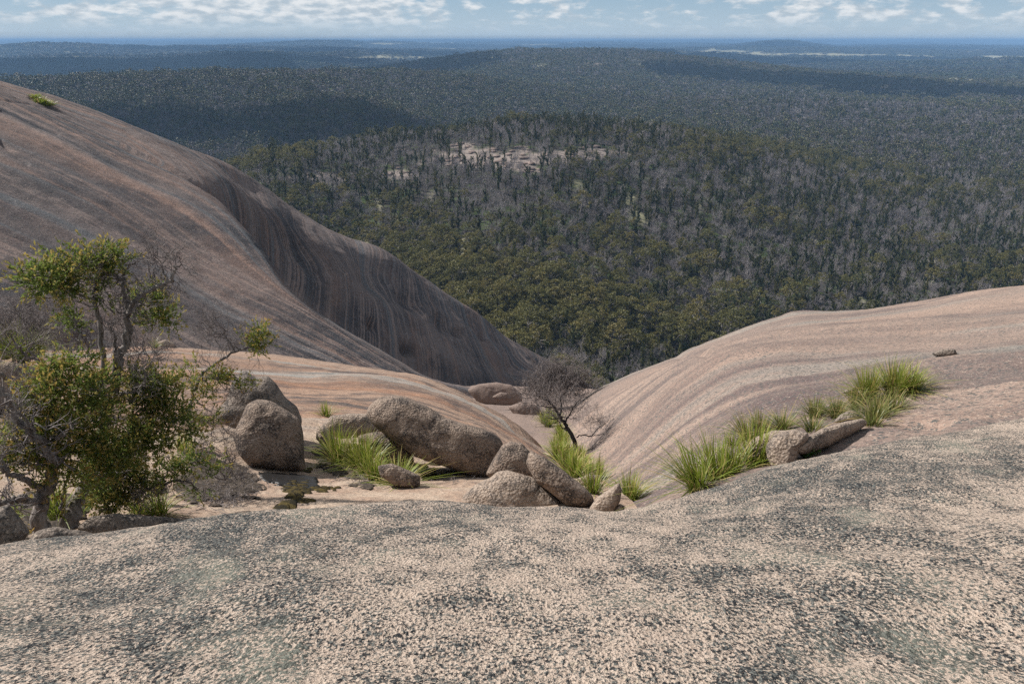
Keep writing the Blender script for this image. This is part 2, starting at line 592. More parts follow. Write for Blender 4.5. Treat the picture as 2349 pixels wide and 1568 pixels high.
M['gum_leaf'] = mat_leaf('gum_leaves', [(0.08, 0.082, 0.03), (0.13, 0.12, 0.036), (0.165, 0.152, 0.046), (0.19, 0.15, 0.05)], .3)
M['regrowth_leaf'] = mat_leaf('regrowth_leaves', [(0.04, 0.052, 0.02), (0.075, 0.083, 0.026), (0.14, 0.12, 0.034)], .25)
M['clump_leaf'] = mat_leaf('distant_merged_canopy', [(0.055, 0.068, 0.028), (0.075, 0.085, 0.03), (0.09, 0.088, 0.036)], 0)
M['far_leaf'] = mat_leaf('distant_canopy', [(0.06, 0.075, 0.028), (0.10, 0.105, 0.034), (0.135, 0.12, 0.045), (0.13, 0.105, 0.068)], 0)
M['far_brown'] = mat_leaf('distant_brown_canopy', [(0.055, 0.055, 0.035), (0.085, 0.078, 0.05), (0.11, 0.092, 0.07)], 0)
M['far_twig'] = mat_leaf('distant_bare_canopy', [(0.11, 0.096, 0.092), (0.17, 0.148, 0.14)], 0)
M['tree_leaf'] = mat_leaf('small_green_leaves', [(0.10, 0.14, 0.034), (0.15, 0.185, 0.042), (0.22, 0.235, 0.052), (0.28, 0.255, 0.065)], .55, .6, .15)
M['tip_leaf'] = mat_leaf('bronze_leaf_tips', [(0.24, 0.22, 0.06), (0.34, 0.24, 0.07), (0.42, 0.21, 0.07)], .45, .6, .15)
M['fern_leaf'] = mat_leaf('fresh_green_leaves', [(0.07, 0.15, 0.03), (0.12, 0.22, 0.045)], .3, .45)
M['blade'] = mat_blade('strap_grass', (0.12, 0.17, 0.025), (0.27, 0.31, 0.05), (0.45, 0.34, 0.12))
M['blade_dull'] = mat_blade('dull_strap_grass', (0.09, 0.12, 0.03), (0.21, 0.22, 0.06), (0.42, 0.32, 0.14))
M['blade_lush'] = mat_blade('lush_strap_grass', (0.11, 0.16, 0.02), (0.27, 0.32, 0.045), (0.46, 0.36, 0.14))


# ------------------------------------------------------------------ rock sheets
def loft(name, lines, ns, nt_each, mat, disp=None, label=None, extra=None, smooth_s=6, across=None):
    """smooth rock surface through feature lines; each line is a list of (px, py, distance)"""
    s = np.linspace(0, 1, ns)
    rows = []
    for L in lines:
        a = np.array(L, float)
        a[:, 2] = np.log(a[:, 2])
        d = np.r_[0, np.cumsum(np.hypot(np.diff(a[:, 0]), np.diff(a[:, 1])))]
        v = pchip(d / d[-1], a, s)
        rows.append(gauss(v, ns / 100.0 * smooth_s / 3))
    K = np.array(rows)
    t = np.concatenate([np.linspace(i, i + 1, nt_each[i], endpoint=False) for i in range(len(lines) - 1)] + [[len(lines) - 1]])
    g = pchip(np.arange(len(lines)), K, t)
    pts = P(g[..., 0], g[..., 1], np.exp(g[..., 2]))
    tt = t / (len(lines) - 1)
    if extra is not None:
        pts, tt = extra(pts, tt)
    nt = len(tt)
    def normals(p):
        du = np.gradient(p, axis=1); dv = np.gradient(p, axis=0)
        n = np.cross(du, dv); n /= np.linalg.norm(n, axis=-1, keepdims=True) + 1e-12
        return np.where(n[..., 2:] < 0, -n, n)
    smooth_pts = pts.copy()
    if disp is not None:
        S, T = np.meshgrid(s, tt)
        pts = pts + normals(pts) * disp(pts, S, T)[..., None]
    i = np.arange(nt - 1)[:, None] * ns; j = np.arange(ns - 1)[None]
    q = np.stack([i + j, i + j + 1, i + ns + j + 1, i + ns + j], -1).reshape(-1, 4)
    a, b, c = pts[nt // 2, ns // 2], pts[nt // 2, ns // 2 + 1], pts[nt // 2 + 1, ns // 2]
    if np.cross(b - a, c - a)[2] < 0:
        q = q[:, ::-1]
    me = new_mesh(name, pts.reshape(-1, 3), q, None, [mat])
    fl = np.zeros((nt, ns, 3)); fl[..., 0] = s[None]; fl[..., 1] = tt[:, None]
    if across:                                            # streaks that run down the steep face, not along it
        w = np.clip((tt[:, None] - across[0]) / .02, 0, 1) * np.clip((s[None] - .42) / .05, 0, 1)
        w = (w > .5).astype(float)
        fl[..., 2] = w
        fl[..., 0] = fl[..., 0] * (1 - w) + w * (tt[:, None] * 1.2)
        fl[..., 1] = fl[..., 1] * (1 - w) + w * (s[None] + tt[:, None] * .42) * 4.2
    add_attr(me, 'flow', fl.reshape(-1, 3), 'FLOAT_VECTOR')
    link(name, me, None, label, None, None, 'structure')
    k = 4
    c_ = pts[::k, ::k]
    m_, n_ = c_.shape[:2]
    i = np.arange(m_ - 1)[:, None] * n_; j = np.arange(n_ - 1)[None]
    qq = np.stack([i + j, i + j + 1, i + n_ + j + 1, i + n_ + j], -1).reshape(-1, 4)
    return BVHTree.FromPolygons([tuple(x) for x in c_.reshape(-1, 3)], [tuple(x) for x in qq.tolist()])


def fg_extra(pts, tt):
    """carry the slab on behind the viewer's feet"""
    row = pts[0]
    rows, ts = [], []
    for k in range(24, 0, -1):
        e = k / 24.0
        r = row.copy()
        r[:, 0] = row[:, 0] * (1 + 4 * e) + (np.linspace(-1, 1, len(row)) * 5 * e)
        r[:, 1] = row[:, 1] - 9 * e
        r[:, 2] = row[:, 2] + 0.25 * e
        rows.append(r); ts.append(-0.4 * e)
    return np.concatenate([np.array(rows), pts]), np.r_[ts, tt]


def d_fg(p, S, T):
    return 0.16 * fbm(p * .30, 3, 3) + 0.05 * fbm(p * 1.3, 3, 9) + 0.012 * fbm(p * 7, 3, 12)


fg_bvh = loft('foreground_rock', [
    [(-900, 2650, 1.25), (500, 2600, .78), (1174, 2600, .72), (1900, 2600, .78), (3300, 2650, 1.25)],
    [(-500, 1568, 3.8), (0, 1568, 3.1), (1174, 1568, 2.5), (2348, 1568, 3.2), (2800, 1568, 3.7)],
    [(-500, 1450, 5.4), (0, 1420, 4.6), (700, 1340, 4.2), (1174, 1328, 4.1), (1700, 1290, 4.6), (2348, 1220, 5.6), (2800, 1170, 6.4)],
    [(-500, 1390, 6.9), (0, 1320, 6.2), (300, 1275, 6.0), (700, 1215, 5.8), (1174, 1200, 5.7), (1500, 1205, 5.9), (1830, 1110, 7), (2348, 1030, 9), (2800, 990, 10)],
    [(-500, 1350, 8.4), (0, 1265, 7.7), (230, 1236, 7.6), (440, 1196, 7.4), (640, 1171, 7.2), (1060, 1156, 7.2), (1300, 1166, 7.3), (1440, 1178, 7.5),
     (1560, 1126, 8.2), (1830, 1052, 9.5), (2100, 1004, 11), (2348, 960, 12.5), (2800, 880, 15)],
    [(-500, 1390, 9.5), (0, 1310, 8.8), (300, 1270, 8.5), (640, 1225, 8.3), (1060, 1215, 8.3), (1440, 1235, 8.6), (1830, 1110, 10.8), (2348, 1010, 14), (2800, 930, 17)],
    [(-500, 1580, 11), (0, 1500, 10.5), (640, 1430, 10), (1440, 1430, 10.5), (1830, 1290, 13), (2348, 1180, 17), (2800, 1100, 20)],
], 560, [110, 170, 110, 90, 50, 30], M['fg'], d_fg, 'lichened granite slab underfoot in front', fg_extra)


def d_shelf(p, S, T):
    return 0.30 * fbm(p * .16, 3, 21) + 0.07 * fbm(p * .9, 3, 22) + .02 * fbm(p * 4, 3, 23)


shelf_bvh = loft('rock_shelf', [
    [(-500, 1370, 9.8), (0, 1320, 9.4), (200, 1300, 9.5), (640, 1250, 10.3), (1060, 1245, 11), (1300, 1250, 11.5), (1470, 1260, 12)],
    [(-500, 1240, 11), (0, 1235, 11), (200, 1222, 11.3), (420, 1190, 12), (700, 1168, 13), (1060, 1158, 13.5), (1300, 1158, 13.5), (1460, 1170, 13.5)],
    [(-500, 1120, 14), (0, 1120, 14), (400, 1120, 14.5), (620, 1095, 16.5), (850, 1095, 16.8), (1060, 1090, 17.3), (1250, 1110, 17), (1400, 1125, 16)],
    [(-500, 985, 20), (0, 985, 20), (350, 982, 20.5), (640, 965, 23), (760, 962, 23.5), (1000, 1000, 23), (1150, 1030, 22.5), (1270, 1085, 20.5), (1390, 1110, 18)],
    [(-500, 885, 30), (0, 880, 30), (350, 878, 31), (700, 895, 33), (900, 905, 34), (1060, 945, 32), (1180, 1005, 28), (1270, 1060, 24), (1375, 1100, 20)],
    [(-500, 835, 41), (0, 835, 41), (350, 832, 42), (700, 858, 43), (900, 872, 42), (1060, 918, 38), (1180, 982, 33), (1265, 1048, 27), (1360, 1098, 22)],
    [(-500, 800, 57), (0, 800, 57), (200, 803, 57), (350, 797, 57), (600, 808, 57), (760, 832, 55), (950, 860, 52), (1060, 903, 46), (1160, 963, 39), (1230, 1013, 33), (1265, 1040, 30), (1345, 1094, 24)],
    [(-500, 830, 68), (350, 825, 68), (760, 862, 65), (950, 895, 61), (1060, 940, 53), (1160, 1000, 45), (1230, 1048, 38), (1285, 1080, 33), (1350, 1120, 26)],
    [(-500, 980, 78), (350, 980, 78), (760, 1010, 74), (950, 1040, 69), (1060, 1060, 60), (1160, 1100, 51), (1230, 1140, 43), (1290, 1150, 36), (1350, 1180, 29)],
], 420, [24, 50, 60, 60, 60, 60, 24, 12], M['shelf'], d_shelf, 'pink and orange granite shelf where the boulders stand')


def bumpy(px0, py0, sx, sy, ang=0.0):
    """factor that peaks at a spot of the picture, on a surface"""
    def f(p):
        x, y = PROJ(p)
        c, s = math.cos(ang), math.sin(ang)
        a, b = (x - px0) * c + (y - py0) * s, -(x - px0) * s + (y - py0) * c
        return np.exp(-(a / sx) ** 2 - (b / sy) ** 2)
    return f


def d_dome(p, S, T):
    far = np.clip((T - .47) / .12, 0, 1) * np.clip((.80 - T) / .10, 0, 1)
    fl = np.stack([S * 5, T * 60, S * 0], -1)
    groove = 1 - np.abs(fbm(np.stack([S * 3.5 + T * 2, T * 30 + 3 * fbm(p * .02, 2, 5), S * 0], -1), 3, 31))
    low = np.clip((S - .45) / .25, 0, 1)
    # flutes running down the recessed face
    fl2 = 1 - np.abs(fbm(np.stack([S * 30 + T * 12.5 + .6 * fbm(p * .04, 2, 8), T * 1.2, S * 0], -1), 3, 33))
    d = 1.1 * fbm(p * .035, 3, 30) + .22 * groove * (1 - far) + .12 * fbm(p * .5, 3, 35)
    d = d + far * low * (1.7 * fl2 - 1.0 + 1.5 * fbm(p * .07, 2, 37))
    for (x, y, sx, sy, an, h) in [(735, 600, 50, 20, .9, 1.4), (770, 640, 35, 14, -.1, .8), (700, 575, 60, 22, .95, -3.2), (845, 640, 45, 22, .9, -4.0),
                                  (940, 690, 30, 16, .8, -3), (1010, 745, 26, 14, .9, -2.4), (880, 600, 60, 14, .6, 1.8),
                                  (850, 745, 16, 9, 1.2, -2.2), (935, 800, 18, 11, 1.1, -3), (1045, 765, 12, 8, .9, -2.2), (1105, 775, 10, 7, .9, -2.2),
                                  (1165, 860, 30, 25, 1.3, -3), (1200, 872, 60, 30, .2, 2.4)]:
        d = d + h * bumpy(x, y, sx, sy, an)(p)
    # cracks and ledges near the crown
    for (x0, y0, x1, y1, w, h) in [(0, 236, 130, 250, 2.5, -.10), (0, 335, 60, 385, 4, -.30), (0, 262, 130, 315, 3, -.18), (70, 225, 130, 252, 4, -.16)]:
        x, y = PROJ(p)
        tx = np.clip((x - x0) / (x1 - x0), 0, 1)
        dy = y - (y0 + (y1 - y0) * tx)
        dist = np.hypot(np.where((x < x0) | (x > x1), np.minimum(abs(x - x0), abs(x - x1)), 0), dy)
        d = d + h * np.exp(-(dist / w) ** 2)
    return d


CREST = [(-600, 5, 166), (-400, 20, 166), (0, 190, 157), (120, 222, 161), (250, 268, 167), (360, 313, 175), (480, 358, 187), (560, 405, 196), (640, 460, 203), (760, 530, 211), (830, 562, 216),
         (900, 600, 222), (1000, 660, 229), (1100, 722, 238), (1150, 768, 243), (1210, 806, 251), (1300, 850, 262), (1345, 885, 270)]
def plane_r(px, py, gx, gy, k):
    d = P(px, py, 1.0)
    return float(k / (d[2] - gx * d[0] - gy * d[1]))


def flank(pts, f=1.0):
    """points of the near flank, a slope that falls to the right"""
    return [(x, y, plane_r(x, y, -.5, -.1, -33.0) * f) for x, y in pts]


def face(pts, head, f=1.0):
    """points of the steep recessed face below the crest"""
    return head + [(x, y, plane_r(x, y, -1.224, .118, -119.5) * f) for x, y in pts]


dome_bvh = loft('rock_dome', [
    flank([(-600, 900), (0, 880), (300, 870), (450, 880), (700, 910), (950, 950), (1090, 965)]),
    flank([(-600, 560), (-400, 560), (0, 660), (250, 755), (450, 840), (650, 890), (900, 930), (1090, 945)]),
    flank([(-600, 330), (-400, 330), (0, 480), (300, 610), (550, 740), (750, 830), (900, 900), (1090, 930)], .985),
    flank([(-600, 180), (-400, 180), (0, 330), (300, 470), (550, 620), (800, 770), (950, 858), (1090, 915)], .985),
    flank([(-600, 80), (-400, 80), (0, 225), (300, 370), (480, 452), (600, 580), (660, 658), (760, 735), (870, 800), (960, 852), (1095, 898)]),
    face([(600, 600), (700, 735), (800, 800), (950, 870), (1080, 905), (1230, 900)], flank([(-600, 60), (-400, 60), (0, 212), (150, 275), (300, 342)]) + [(470, 432, 137)]),
    face([(640, 520), (760, 630), (900, 745), (1050, 835), (1180, 872), (1290, 888)], flank([(-600, 45), (-400, 45), (0, 202), (150, 258), (300, 322)]) + [(500, 405, 155)]),
    face([(560, 432), (640, 492), (760, 568), (900, 648), (1000, 708), (1100, 768), (1200, 832), (1300, 868)], flank([(-600, 20), (-400, 30), (0, 194), (150, 243), (300, 300)]) + [(480, 372, 170)]),
    CREST,
    [(-600, 60, 170), (-400, 75, 175), (0, 240, 175), (250, 315, 190), (480, 405, 210), (760, 580, 235), (1000, 710, 255), (1200, 850, 280), (1400, 930, 300)],
    [(-600, 260, 190), (0, 430, 205), (480, 580, 240), (760, 740, 270), (1000, 860, 290), (1200, 960, 310), (1420, 1000, 330)],
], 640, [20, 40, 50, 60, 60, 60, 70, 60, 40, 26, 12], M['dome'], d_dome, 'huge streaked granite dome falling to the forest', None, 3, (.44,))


def d_slope(p, S, T):
    d = .5 * fbm(p * .07, 3, 41) + .10 * fbm(p * .6, 3, 42) + .02 * fbm(p * 4, 2, 43)
    d = d + .22 * fbm(np.stack([S * 3, T * 26, S * 0], -1), 3, 44) * np.clip(T * 3, 0, 1)
    for (x, y, sx, sy, an, h) in [(2115, 948, 60, 8, -.08, -.22), (1390, 818, 40, 6, 0, -.3), (1770, 722, 60, 6, -.1, .5), (1610, 748, 50, 6, -.2, -.5), (1590, 818, 40, 7, 0, -.5)]:
        d = d + h * bumpy(x, y, sx, sy, an)(p)
    return d


SIL = [(2900, 540, 90), (2348, 651, 90), (2240, 664, 88), (2100, 690, 86), (1900, 716, 82), (1850, 717, 81), (1760, 738, 78), (1690, 761, 76), (1600, 793, 74), (1500, 836, 73), (1420, 866, 73), (1360, 896, 72), (1310, 935, 70), (1260, 960, 68)]
slope_bvh = loft('rock_slope', [
    [(2900, 1010, 12.5), (2348, 1045, 11.5), (2000, 1095, 10.3), (1830, 1130, 9.7), (1560, 1215, 9.3), (1440, 1270, 9), (1370, 1300, 9)],
    [(2900, 890, 18), (2348, 958, 15), (2100, 1002, 13.5), (1830, 1054, 12.2), (1560, 1130, 11.3), (1440, 1182, 11.6), (1370, 1225, 11.6)],
    [(2900, 830, 22), (2348, 900, 18), (2050, 928, 17.3), (1830, 972, 16.5), (1640, 1040, 15.8), (1500, 1110, 15.3), (1420, 1150, 15), (1350, 1185, 15)],
    [(2900, 750, 29), (2348, 820, 24.5), (2000, 850, 24), (1750, 890, 23.5), (1600, 960, 23), (1480, 1050, 22.5), (1400, 1105, 22), (1335, 1130, 21)],
    [(2900, 660, 42), (2348, 745, 38), (2000, 768, 38), (1700, 797, 38), (1560, 860, 38), (1440, 960, 36), (1370, 1030, 35), (1300, 1075, 33)],
    [(2900, 600, 60), (2348, 690, 58), (2000, 733, 55), (1750, 767, 53), (1600, 817, 52), (1480, 872, 51), (1380, 937, 49), (1320, 1000, 46), (1275, 1035, 44)],
    SIL,
    [(2900, 590, 130), (2348, 700, 125), (1900, 760, 110), (1690, 805, 100), (1500, 880, 95), (1360, 940, 90), (1240, 1000, 85)],
    [(2900, 760, 180), (2348, 860, 170), (1900, 900, 150), (1690, 940, 130), (1500, 1000, 120), (1360, 1050, 110), (1240, 1080, 105)],
], 520, [24, 40, 60, 70, 70, 70, 26, 12], M['slope'], d_slope, 'pale granite slope rising to the right of the gully', None, 3)

gully_bvh = loft('gully_floor', [
    [(900, 1060, 44), (1100, 1075, 40), (1300, 1085, 34), (1420, 1090, 30)],
    [(900, 960, 68), (1100, 960, 62), (1300, 965, 58), (1420, 970, 55)],
    [(900, 915, 95), (1100, 908, 88), (1300, 915, 82), (1420, 920, 78)],
    [(900, 895, 130), (1100, 886, 120), (1300, 896, 110), (1420, 905, 105)],
    [(900, 900, 180), (1100, 893, 170), (1300, 905, 160), (1440, 915, 150)],
    [(900, 960, 260), (1100, 960, 250), (1300, 960, 240), (1440, 960, 230)],
], 120, [30, 40, 40, 20, 12], M['gully'], lambda p, S, T: 1.2 * fbm(p * .07, 3, 51) + .25 * fbm(p * .4, 3, 52), 'granite floor of the narrow gully')

SHEETS = [fg_bvh, shelf_bvh, dome_bvh, slope_bvh, gully_bvh]


def hit(px, py, skip_fg=False):
    """distance to, and point on, the rock seen at a picture position"""
    d = Vector(P(px, py, 10.0)).normalized()
    best = None
    for b in SHEETS[1 if skip_fg else 0:]:
        h = b.ray_cast(Vector((0, 0, 0)), d)
        if h[0] is not None and (best is None or h[3] < best[3]):
            best = h
    return None if best is None else np.array(best[0])


def ground_z(x, y):
    z = None
    for b in SHEETS:
        h = b.ray_cast(Vector((x, y, 60)), Vector((0, 0, -1)))
        if h[0] is not None and (z is None or h[0].z > z):
            z = h[0].z
    return z


# ------------------------------------------------------------------ the forested land
def ray_z(px, py, r):
    return P(px, py, r)[..., 2]


def at_px(px, r):
    """ground position (x, y) at distance r under picture column px at the horizon"""
    p = P(px, 93, r)
    return p[0], p[1]


HILLS = []


def hill(px, r, ytop, wide, near, far, tree=0.0, base=-165.0):
    x, y = at_px(px, r)
    z = float(ray_z(px, ytop, r)) - tree
    HILLS.append((math.atan2(x, y), r, z - base, wide / FPX, near, far))


hill(1230, 880, 268, 260, 250, 190, 13)
hill(1560, 900, 305, 260, 200, 220, 13)
hill(880, 840, 312, 230, 190, 150, 12)
hill(600, 760, 352, 140, 140, 110, 12)
hill(150, 1950, 186, 300, 330, 300, 8)
hill(560, 2050, 177, 300, 360, 300, 8)
hill(950, 2250, 174, 260, 420, 300, 8)
hill(760, 1520, 236, 120, 170, 160, 8)
hill(1220, 3700, 120, 260, 900, 500, 8)
hill(1420, 3900, 131, 260, 800, 500, 8)
hill(900, 3900, 160, 150, 500, 400, 8)
hill(1850, 3300, 180, 200, 350, 300, 8)
hill(2000, 3600, 186, 160, 350, 300, 8)
hill(560, 5600, 133, 230, 500, 700, 8)
hill(120, 5800, 146, 300, 600, 600, 8)
hill(150, 10500, 108, 420, 1600, 1500, 5)
hill(560, 12000, 116, 320, 1200, 1500, 5)
hill(720, 17000, 97.5, 110, 2500, 2500, 5)
hill(715, 17000, 99, 25, 1800, 1500, 30)
hill(870, 17500, 104, 160, 2500, 2500, 5)
hill(1790, 15500, 94, 60, 1500, 1500, 5)
hill(1800, 15500, 110, 240, 2200, 1800, 5)
hill(1740, 15500, 104, 70, 1500, 1500, 5)
hill(1300, 20000, 103, 240, 3000, 3000, 0)
hill(1050, 23000, 105, 300, 3000, 3000, 0)
hill(2100, 12500, 117, 330, 1500, 1500, 0)
hill(400, 30000, 99.5, 330, 3000, 4000, 0)
hill(800, 32000, 96, 400, 3000, 4000, 0)
hill(1200, 33000, 95, 400, 3000, 4000, 0)
hill(1600, 33000, 97, 300, 3000, 4000, 0)
hill(200, 33000, 101, 200, 3000, 4000, 0)
hill(2150, 47000, 92, 250, 3000, 4000, 0)
hill(2400, 47000, 94, 250, 3000, 4000, 0)


def land_z(x, y):
    x, y = np.asarray(x, float), np.asarray(y, float)
    r = np.hypot(x, y); az = np.arctan2(x, y)
    z = np.full_like(r, -165.0)
    # skirt that climbs to the foot of the rock
    z = z + 36 * np.exp(-((r - 200) / 130.0) ** 2) * (r > 0)
    s = np.zeros_like(r)
    for (a, rr, h, w, n, f) in HILLS:
        k = np.where(r < rr, n, f)
        s = s + (h * np.exp(-((az - a) / w) ** 2 * .5 - ((r - rr) / k) ** 2 * .5)) ** 3
    z = z + np.cbrt(s)
    q = np.stack([x, y, x * 0], -1)
    z = z + 7 * fbm(q / 160.0, 3, 61) * np.clip((r - 250) / 400, 0, 1)
    z = z + 20 * fbm(q / 900.0, 3, 62) * np.clip((r - 1100) / 900, 0, 1)
    z = z + 26 * fbm(q / 3800.0, 3, 63) * np.clip((r - 5000) / 5000, 0, 1)
    z = z + 125 * np.clip(fbm(np.stack([az * 6, np.log(r) * 11, az * 0 + 3.3], -1), 4, 65) + .02, 0, 1) * np.clip((r - 5200) / 1500, 0, 1) * np.clip((13000 - r) / 3000, 0, 1)
    z = z + 85 * np.clip(fbm(np.stack([az * 9, np.log(r) * 14, az * 0], -1), 4, 64) + .1, 0, 1) * np.clip((r - 8000) / 8000, 0, 1.3)
    z = np.where(z > -20, 14 * np.tanh((z + 20) / 34.0) * 2.2 - 20, z)
    return z


def pasture_mask(x, y):
    r = np.hypot(x, y)
    q = np.stack([x, y, x * 0], -1)
    px, py = PROJ(np.stack([x, y, land_z(x, y)], -1))
    m = np.zeros_like(r)
    for (a, b, w, h) in [(1650, 120, 90, 4), (1790, 126, 160, 4), (1930, 128, 140, 4), (2110, 131, 60, 3), (2290, 132, 70, 4), (2150, 231, 45, 4), (2215, 184, 40, 4), (2105, 213, 50, 5),
                         (2060, 226, 35, 3), (2270, 224, 25, 3), (1010, 113, 40, 2), (950, 132, 120, 3), (840, 136, 70, 3), (640, 118, 40, 2), (900, 101, 40, 1.5), (980, 99, 50, 1.5), (520, 111, 60, 1.5),
                         (320, 116, 40, 2), (1230, 104, 60, 2), (2200, 117, 50, 2)]:
        m = np.maximum(m, np.exp(-((px - a) / w) ** 2 - ((py - b) / h) ** 2))
    n = fbm(np.stack([np.arctan2(x, y) * 60, np.log(r) * 16, x * 0], -1), 3, 71)
    return np.clip((m - .28 - .6 * n) * 5, 0, 1)


def rock_mask(x, y):
    px, py = PROJ(np.stack([x, y, land_z(x, y)], -1))
    q = np.stack([x, y, x * 0], -1)
    m = np.zeros_like(px)
    for (a, b, w, h) in [(1130, 362, 190, 26), (1340, 352, 110, 14), (740, 408, 70, 12), (920, 402, 60, 12), (770, 252, 60, 7), (1190, 385, 70, 12), (1060, 335, 40, 8), (935, 145, 35, 3), (1360, 148, 30, 4)]:
        m = np.maximum(m, np.exp(-((px - a) / w) ** 2 - ((py - b) / h) ** 2))
    r = np.hypot(x, y)
    n = fbm(q / 11.0, 3, 72)
    return np.clip((m - .45 - .55 * n) * 5, 0, 1)


def mat_land():
    g = G('forest_floor')
    p = g.new('ShaderNodeTexCoord').outputs['Object']
    n = g.noise(p, .06, 6, .7)
    col = g.ramp(n, [(.35, (0.028, 0.024, 0.02)), (.5, (0.05, 0.044, 0.035)), (.62, (0.06, 0.085, 0.025)), (.75, (0.10, 0.09, 0.06))])
    n2 = g.noise(p, .004, 6, .75)
    far = g.ramp(n2, [(.35, (0.04, 0.05, 0.028)), (.5, (0.06, 0.062, 0.036)), (.65, (0.085, 0.075, 0.05))])
    cd = g.new('ShaderNodeVectorMath', operation='LENGTH')
    g.l.new(p, cd.inputs[0])
    col = g.mix(g.map(cd.outputs['Value'], 3000, 9000), col, far)
    straw = g.mix(g.noise(p, .01, 4), (0.36, 0.31, 0.22), (0.27, 0.27, 0.15))
    col = g.mix(g.attr('pasture'), col, straw)
    rk = g.mix(g.noise(p, .2, 4), (0.19, 0.155, 0.135), (0.27, 0.225, 0.195))
    col = g.mix(g.attr('rock'), col, rk)
    g.principled(col, .95, None, .05)
    return g.m


def build_land():
    na, nr = 520, 520
    az = np.linspace(-.86, .86, na)
    r = np.exp(np.linspace(math.log(120), math.log(62000), nr))
    A, R = np.meshgrid(az, r)
    x, y = R * np.sin(A), R * np.cos(A)
    z = land_z(x, y)
    i = np.arange(nr - 1)[:, None] * na; j = np.arange(na - 1)[None]
    q = np.stack([i + j, i + j + 1, i + na + j + 1, i + na + j], -1).reshape(-1, 4)
    me = new_mesh('forest_land', np.stack([x, y, z], -1).reshape(-1, 3), q[:, ::-1] if False else q, None, [mat_land()])
    add_attr(me, 'pasture', pasture_mask(x, y).ravel())
    add_attr(me, 'rock', rock_mask(x, y).ravel())
    if me.polygons[0].normal.z < 0:
        me.flip_normals()
    link('terrain', me, None, 'wide forested plain and low hills reaching the horizon', None, None, 'structure')


build_land()


# ------------------------------------------------------------------ tree shapes for the forest
def arc(a, b, rng, n=4, wob=.08):
    a, b = np.asarray(a, float), np.asarray(b, float)
    t = np.linspace(0, 1, n)[:, None]
    L = np.linalg.norm(b - a)
    p = a + (b - a) * t + rng.normal(size=(n, 3)) * wob * L * np.sin(t * math.pi)
    return p


def shell(rng, n, c, rad, sq=.75):
    d = rng.normal(size=(n, 3)); d /= np.linalg.norm(d, axis=1, keepdims=True)
    d[:, 2] = np.abs(d[:, 2]) * rng.choice([1, 1, 1, -.6], n)
    return c + d * rad * rng.uniform(.6, 1.0, (n, 1)) * np.array([1, 1, sq]), d


def gum_parts(rng, puffs=22, per=46, leaf=.62, H=None):
    H = H or rng.uniform(13, 18)
    wood, crown = MB(), MB()
    top = np.array([rng.normal() * .8, rng.normal() * .8, H * .55])
    wood.tube(arc((0, 0, -1), top, rng, 5, .04), np.linspace(.34, .2, 5), 6)
    for k in range(puffs):
        th = k * 2.4 + rng.uniform(-.4, .4)
        rr = math.sqrt((k + .5) / puffs) * H * .33
        zz = H * (.93 - .34 * (rr / (H * .33)) ** 2) - rng.uniform(0, H * .22)
        c = np.array([top[0] + rr * math.cos(th), top[1] + rr * math.sin(th), zz])
        if k % 3 == 0:
            wood.tube(arc(top - [0, 0, rng.uniform(0, H * .12)], c, rng, 4, .1), np.linspace(.14, .04, 4), 4)
        p, d = shell(rng, per, c, rng.uniform(.85, 1.5))
        crown.leaves(p, leaf * 1.15, leaf * .62, rng, .1, 0, d * .4)
    return wood, crown


def regrowth_parts(rng, dens=1.0, leaf=.5):
    H = rng.uniform(10, 16)
    wood, crown = MB(), MB()
    lean = rng.normal(size=2) * .5
    spine = arc((0, 0, -1), (lean[0], lean[1], H), rng, 7, .02)
    wood.tube(spine, np.linspace(.27, .05, 7), 5)
    lines = [(spine[1:], .75)]
    for k in range(rng.integers(3, 8)):
        i = rng.integers(2, 6)
        th = rng.uniform(0, 6.28); L = rng.uniform(2, 4.5)
        e = spine[i] + np.array([math.cos(th) * L * .55, math.sin(th) * L * .55, L * .85])
        b = arc(spine[i], e, rng, 4, .08)
        wood.tube(b, np.linspace(.11, .03, 4), 4)
        lines.append((b, .6))
    for pts, w in lines:
        n = int(len(pts) * 55 * dens)
        t = rng.uniform(.1, len(pts) - 1.01, n); i = t.astype(int)
        c = pts[i] + (pts[i + 1] - pts[i]) * (t - i)[:, None]
        d = rng.normal(size=(n, 3)); d /= np.linalg.norm(d, axis=1, keepdims=True)
        crown.leaves(c + d * w * rng.uniform(.2, 1, (n, 1)), leaf * 1.2, leaf * .6, rng, .3, 0, d * .6)
    return wood, crown


def dead_parts(rng, levels=4, H=None, sc=1.0):
    H = H or rng.uniform(9, 14)
    wood = MB()

    def grow(p, d, L, rad, lev):
        n = 4
        e = p + d * L
        pts = arc(p, e, rng, n if lev < 3 else 2, .07)
        wood.tube(pts, np.linspace(rad, rad * .55, len(pts)), 5 if lev == 0 else 3)
        if lev >= levels: return
        for k in range(4 if lev else 6):
            t = rng.uniform(.45, 1.0)
            q = p + (e - p) * t if k else pts[-1]
            dd = d + rng.normal(size=3) * .62; dd[2] += .25
            dd /= np.linalg.norm(dd)
            grow(q, dd, L * rng.uniform(.5, .72), rad * .5, lev + 1)
    grow(np.array([0, 0, -1.0]), np.array([rng.normal() * .08, rng.normal() * .08, 1.0]), H * .46, .24 * sc, 0)
    return wood


PROTO = bpy.data.collections.new('forest_kinds')


def joined(name, wood, crown, wm, lm):
    mb = MB()
    for part, k in ((wood, 0), (crown, 1)):
        if part is None: continue
        for v, q, nn in zip([np.concatenate(part.v)], [np.concatenate(part.q)], [0]):
            mb.add(v, q, None, k)
    me = mb.mesh(name, [wm, lm])
    o = bpy.data.objects.new(name, me)
    PROTO.objects.link(o)


